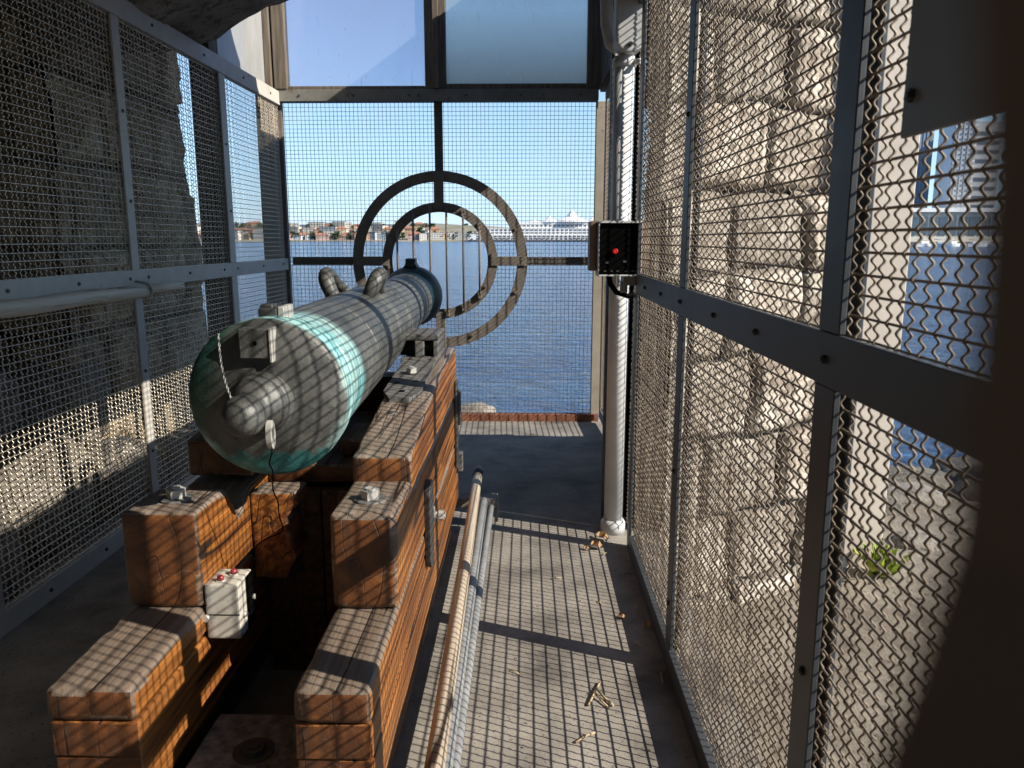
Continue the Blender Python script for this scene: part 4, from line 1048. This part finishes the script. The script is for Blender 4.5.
# ================================================================== FAR SHORE
def U(u, Y): return (u - 526) / 770 * Y * 1.005
DY = 1500.
bm = bmesh.new(); n = 60
top = [(-1500 + 2600 * k / n) for k in range(n + 1)]
rows = []
for j, (yy, hh) in enumerate(((1490, -2), (1494, 1.2), (1560, 9), (1640, 22), (1800, 27), (2300, 26), (2600, -3))):
    rows.append([bm.verts.new((x, yy, hh * (1 + .45 * math.sin(x * .011 + j) * (j > 1)) if hh > 2 else hh)) for x in top])
for A, B in zip(rows, rows[1:]):
    for k in range(n): bm.faces.new((A[k], A[k + 1], B[k + 1], B[k]))
for f in bm.faces: f.smooth = True
structure(obj('far_shore', bm, 'farhill'))

def house(kind, w_, d_, h_, wall, roof):
    bm = bmesh.new()
    box(bm, -w_ / 2, w_ / 2, -d_ / 2, d_ / 2, -4, h_, 0, mi=0)
    if kind == 'hip':
        e = 1.0; v = [bm.verts.new(p) for p in ((-w_ / 2 - e, -d_ / 2 - e, h_), (w_ / 2 + e, -d_ / 2 - e, h_), (w_ / 2 + e, d_ / 2 + e, h_), (-w_ / 2 - e, d_ / 2 + e, h_), (-w_ / 4, 0, h_ + 4), (w_ / 4, 0, h_ + 4))]
        for q in ((0, 1, 5, 4), (1, 2, 5), (2, 3, 4, 5), (3, 0, 4)): bm.faces.new([v[i] for i in q]).material_index = 1
    else:
        box(bm, -w_ / 2 - .4, w_ / 2 + .4, -d_ / 2 - .4, d_ / 2 + .4, h_ + .01, h_ + .9, mi=1)
    nw = max(2, int(w_ / 4)); nf = max(1, int(h_ / 3.6))
    for f in range(nf):
        for k in range(nw):
            x = -w_ / 2 + (k + .5) * w_ / nw; z = 1.2 + f * (h_ - 1) / nf
            box(bm, x - .9, x + .9, -d_ / 2 - .12, -d_ / 2 - .02, z, z + 1.7, mi=2)
    me = bpy.data.meshes.new('house'); bm.to_mesh(me); bm.free()
    for k in (wall, roof, 'window'): me.materials.append(M[k])
    return me
protos = [(house('hip', 17, 12, 8, 'pinkwall', 'redroof'), 'small pink house with a red hipped roof on the far shore'),
          (house('hip', 20, 12, 10, 'orangewall', 'redroof'), 'small orange house with a red hipped roof on the far shore'),
          (house('flat', 24, 14, 13, 'creamwall', 'greyroof'), 'cream flat roofed block on the far shore'),
          (house('flat', 16, 12, 9, 'whitewall', 'greyroof'), 'small white flat roofed building on the far shore'),
          (house('flat', 30, 16, 11, 'greywall', 'greyroof'), 'long grey flat roofed building on the far shore')]
spots = []
random.seed(21)
for u in np.arange(188, 500, 5.2):
    for row in range(3 if u < 440 else 1):
        if random.random() < .80: spots.append((u + random.uniform(-2, 2), row))
for u, row in spots:
    Y = 1510 + row * 75 + random.uniform(-8, 8)
    i = random.choices(range(5), (4, 3, 3, 3, 1) if u < 440 else (1, 1, 3, 4, 3))[0]
    o = bpy.data.objects.new('house', protos[i][0]); col.objects.link(o)
    o.location = (U(u, Y), Y, (2.0, 13.0, 24.0)[row]); o.rotation_euler.z = random.uniform(-.35, .35); s = random.uniform(.9, 1.6); o.scale = (s, s, random.uniform(.8, 1.3))
    tag(o, protos[i][1], 'house', protos[i][1].replace('small ', '').replace(' on the far shore', 's across the bay'))
# trees across the bay
def far_tree():
    bm = bmesh.new(); tube(bm, [(0, 0, -2), (0, 0, 4)], [.6, .4], 6)
    for k in range(90):
        a = random.uniform(0, 2 * PI); r = random.uniform(0, 5) ; z = random.uniform(3, 11); r *= 1.1 - abs(z - 6.5) / 7
        c = Vector((r * math.cos(a), r * math.sin(a), z)); s = random.uniform(.8, 1.8)
        n_ = Vector((random.uniform(-1, 1), random.uniform(-1, 1), random.uniform(-.3, 1))).normalized(); t = n_.orthogonal().normalized(); b_ = n_.cross(t)
        bm.faces.new([bm.verts.new(c + t * s * math.cos(q) + b_ * s * math.sin(q)) for q in (0, 1.3, 2.5, 3.8, 5.0)])
    me = bpy.data.meshes.new('tree'); bm.to_mesh(me); bm.free(); me.materials.append(M['treefar']); return me
tm = far_tree()
for k in range(110):
    u = random.uniform(190, 500); row = random.choice((0, 0, 1, 2)); Y = 1503 + row * 70
    o = bpy.data.objects.new('tree', tm); col.objects.link(o); o.location = (U(u, Y), Y, (1.5, 11, 22)[row]); s = random.uniform(.7, 1.4); o.scale = (s, s, s * random.uniform(.8, 1.1)); o.rotation_euler.z = k
    tag(o, 'dark green round tree among the houses across the bay', 'tree', 'trees across the bay')

# white waterfront hall with fabric roof peaks
hall = empty('waterfront_hall', (U(545, 1440), 1440, 0), 'long white waterfront hall with peaked fabric roofs across the bay', 'building')
x0, x1 = U(478, 1440), U(660, 1440)
bm = bmesh.new(); box(bm, x0 - 10, x1, 1430, 1470, -2, 11); box(bm, x0 + 5, x1, 1438, 1480, 11, 23); box(bm, x0 + 70, x1, 1446, 1490, 23, 34); obj('wall', bm, 'whitewall', hall)
for z, yf, xa in ((3, 1430, x0), (7, 1430, x0), (13, 1438, x0 + 10), (18, 1438, x0 + 10), (26, 1446, x0 + 76)):
    bm = bmesh.new(); x = xa
    while x < x1 - 8: box(bm, x, x + 5, yf - .4, yf - .05, z, z + 2.4); x += 8
    obj('window', bm, 'window', hall)
for u, h, wv in ((534, 40, 12), (549, 47, 18), (571, 58, 28), (592, 46, 18), (612, 52, 18)):
    xc = U(u, 1450); bm = bmesh.new()
    n_ = 12; apex = bm.verts.new((xc, 1462, h))
    mid = [bm.verts.new((xc + wv * .38 * math.cos(2 * PI * k / n_), 1462 + wv * .38 * math.sin(2 * PI * k / n_), 34 + (h - 34) * .42)) for k in range(n_)]
    low = [bm.verts.new((xc + wv * 1.25 * math.cos(2 * PI * k / n_), 1462 + wv * 1.1 * math.sin(2 * PI * k / n_), 34.5)) for k in range(n_)]
    for k in range(n_): bm.faces.new((apex, mid[k], mid[(k + 1) % n_])); bm.faces.new((mid[k], low[k], low[(k + 1) % n_], mid[(k + 1) % n_]))
    obj('roof_peak', bm, 'sail', hall)
bm = bmesh.new(); box(bm, U(500, 1425) - 60, U(660, 1425), 1418, 1429, -3, 1.5)
x = U(500, 1425) - 60
while x < U(660, 1425): box(bm, x, x + 3, 1415, 1418, -3, 4.5); x += 9
structure(obj('quay', bm, 'quay'))

# buildings and marina to the right
tw = empty('hotel_tower', (232, 430, 0), 'tall pale hotel tower with rows of balconies beyond the white post', 'building')
def zat(v, Y): return EYE + (240 - v) / 770 * Y * 1.02
bm = bmesh.new(); box(bm, 224, 236.5, 425, 440, -1, 74); obj('wall', bm, 'whitewall', tw)
for k in range(20):
    bm = bmesh.new(); box(bm, 224.4, 236.2, 424.2, 424.95, 20 + k * 2.6, 21.3 + k * 2.6); obj('balcony', bm, 'greywall', tw)
for k in range(4):
    bm = bmesh.new(); box(bm, 226 + k * 2.7, 226.5 + k * 2.7, 423.9, 424.15, 19, 73); obj('fin', bm, 'greywall', tw)
bt = empty('office_tower', (220, 450, 0), 'narrow blue glass tower between the white post and the pale hotel', 'building')
bm = bmesh.new(); box(bm, 219, 229, 455, 470, -1, 78); obj('wall', bm, 'blueglass', bt)
for k in range(5):
    bm = bmesh.new(); box(bm, 219.2 + k * 2, 219.5 + k * 2, 454.7, 454.95, 0, 77); obj('fin', bm, 'greywall', bt)
gt = empty('grey_tower', (248, 440, 0), 'plain grey blue slab tower right of the pale hotel', 'building')
bm = bmesh.new(); box(bm, 239, 256, 436, 452, -1, 64); obj('wall', bm, 'greywall', gt)
for k in range(10):
    bm = bmesh.new(); box(bm, 240, 255, 435.6, 435.95, 14 + k * 4.8, 15.6 + k * 4.8); obj('window', bm, 'window', gt)
lb = empty('terminal_building', (236, 415, 0), 'low pale building with a flat roof along the marina', 'building')
bm = bmesh.new(); box(bm, 195, 280, 408, 422, -1, 15.5); obj('wall', bm, 'creamwall', lb)
bm = bmesh.new(); box(bm, 194, 281, 406, 423, 15.6, 17.6); obj('roof', bm, 'whitewall', lb)
bm = bmesh.new()
for k in range(16): box(bm, 197 + k * 5.1, 201 + k * 5.1, 407.6, 407.95, 4, 13)
obj('window', bm, 'window', lb)
bm = bmesh.new(); box(bm, 150, 420, 396, 470, -3, .6); o = structure(obj('marina_quay', bm, 'quay')); o.name = 'quay'
def boat(L_, hull):
    b_ = empty('sailing_boat', (0, 0, -1.6), '', 'boat')
    bm = bmesh.new()
    P = [(-L_ / 2, -1), (-L_ / 2, 1), (0, 1.5), (L_ * .3, 1.1), (L_ / 2, 0), (L_ * .3, -1.1), (0, -1.5)]
    A = [bm.verts.new((x * .9, y * .6, -1.9)) for x, y in P]; B = [bm.verts.new((x, y, -.1)) for x, y in P]
    bm.faces.new(A); bm.faces.new(B)
    for i in range(7): bm.faces.new((A[i], A[(i + 1) % 7], B[(i + 1) % 7], B[i]))
    bmesh.ops.recalc_face_normals(bm, faces=bm.faces[:]); obj('hull', bm, hull, b_)
    bm = bmesh.new(); box(bm, -L_ * .25, L_ * .15, -.8, .8, -.1, .8, .1, 1); obj('cabin', bm, 'whitewall', b_)
    bm = bmesh.new(); tube(bm, [(L_ * .08, 0, 0), (L_ * .08, 0, L_ * 1.25)], .10, 6); tube(bm, [(L_ * .08, 0, 1.8), (-L_ * .4, 0, 1.9)], .14, 6); obj('mast', bm, 'greywall', b_)
    return b_
bproto = boat(11, 'whitewall')
bs = [(196, 388, .2, 'white sailing boat nearest the white post in the marina'), (203, 384, -.3, 'second white sailing boat from the white post'), (211, 390, .5, 'white sailing boat moored below the pale hotel'), (218, 382, .1, 'white sailing boat in front of the low pale building'), (226, 388, -.2, 'white sailing boat moored below the grey slab tower'), (234, 384, .3, 'outermost white sailing boat in the marina')]
for i, (x, y, rz, lab) in enumerate(bs):
    b_ = bproto if i == 0 else copy_tree(bproto)
    b_.location = (x, y, -1.6); b_.rotation_euler.z = rz; tag(b_, lab, 'boat', 'sailing boats in the marina')
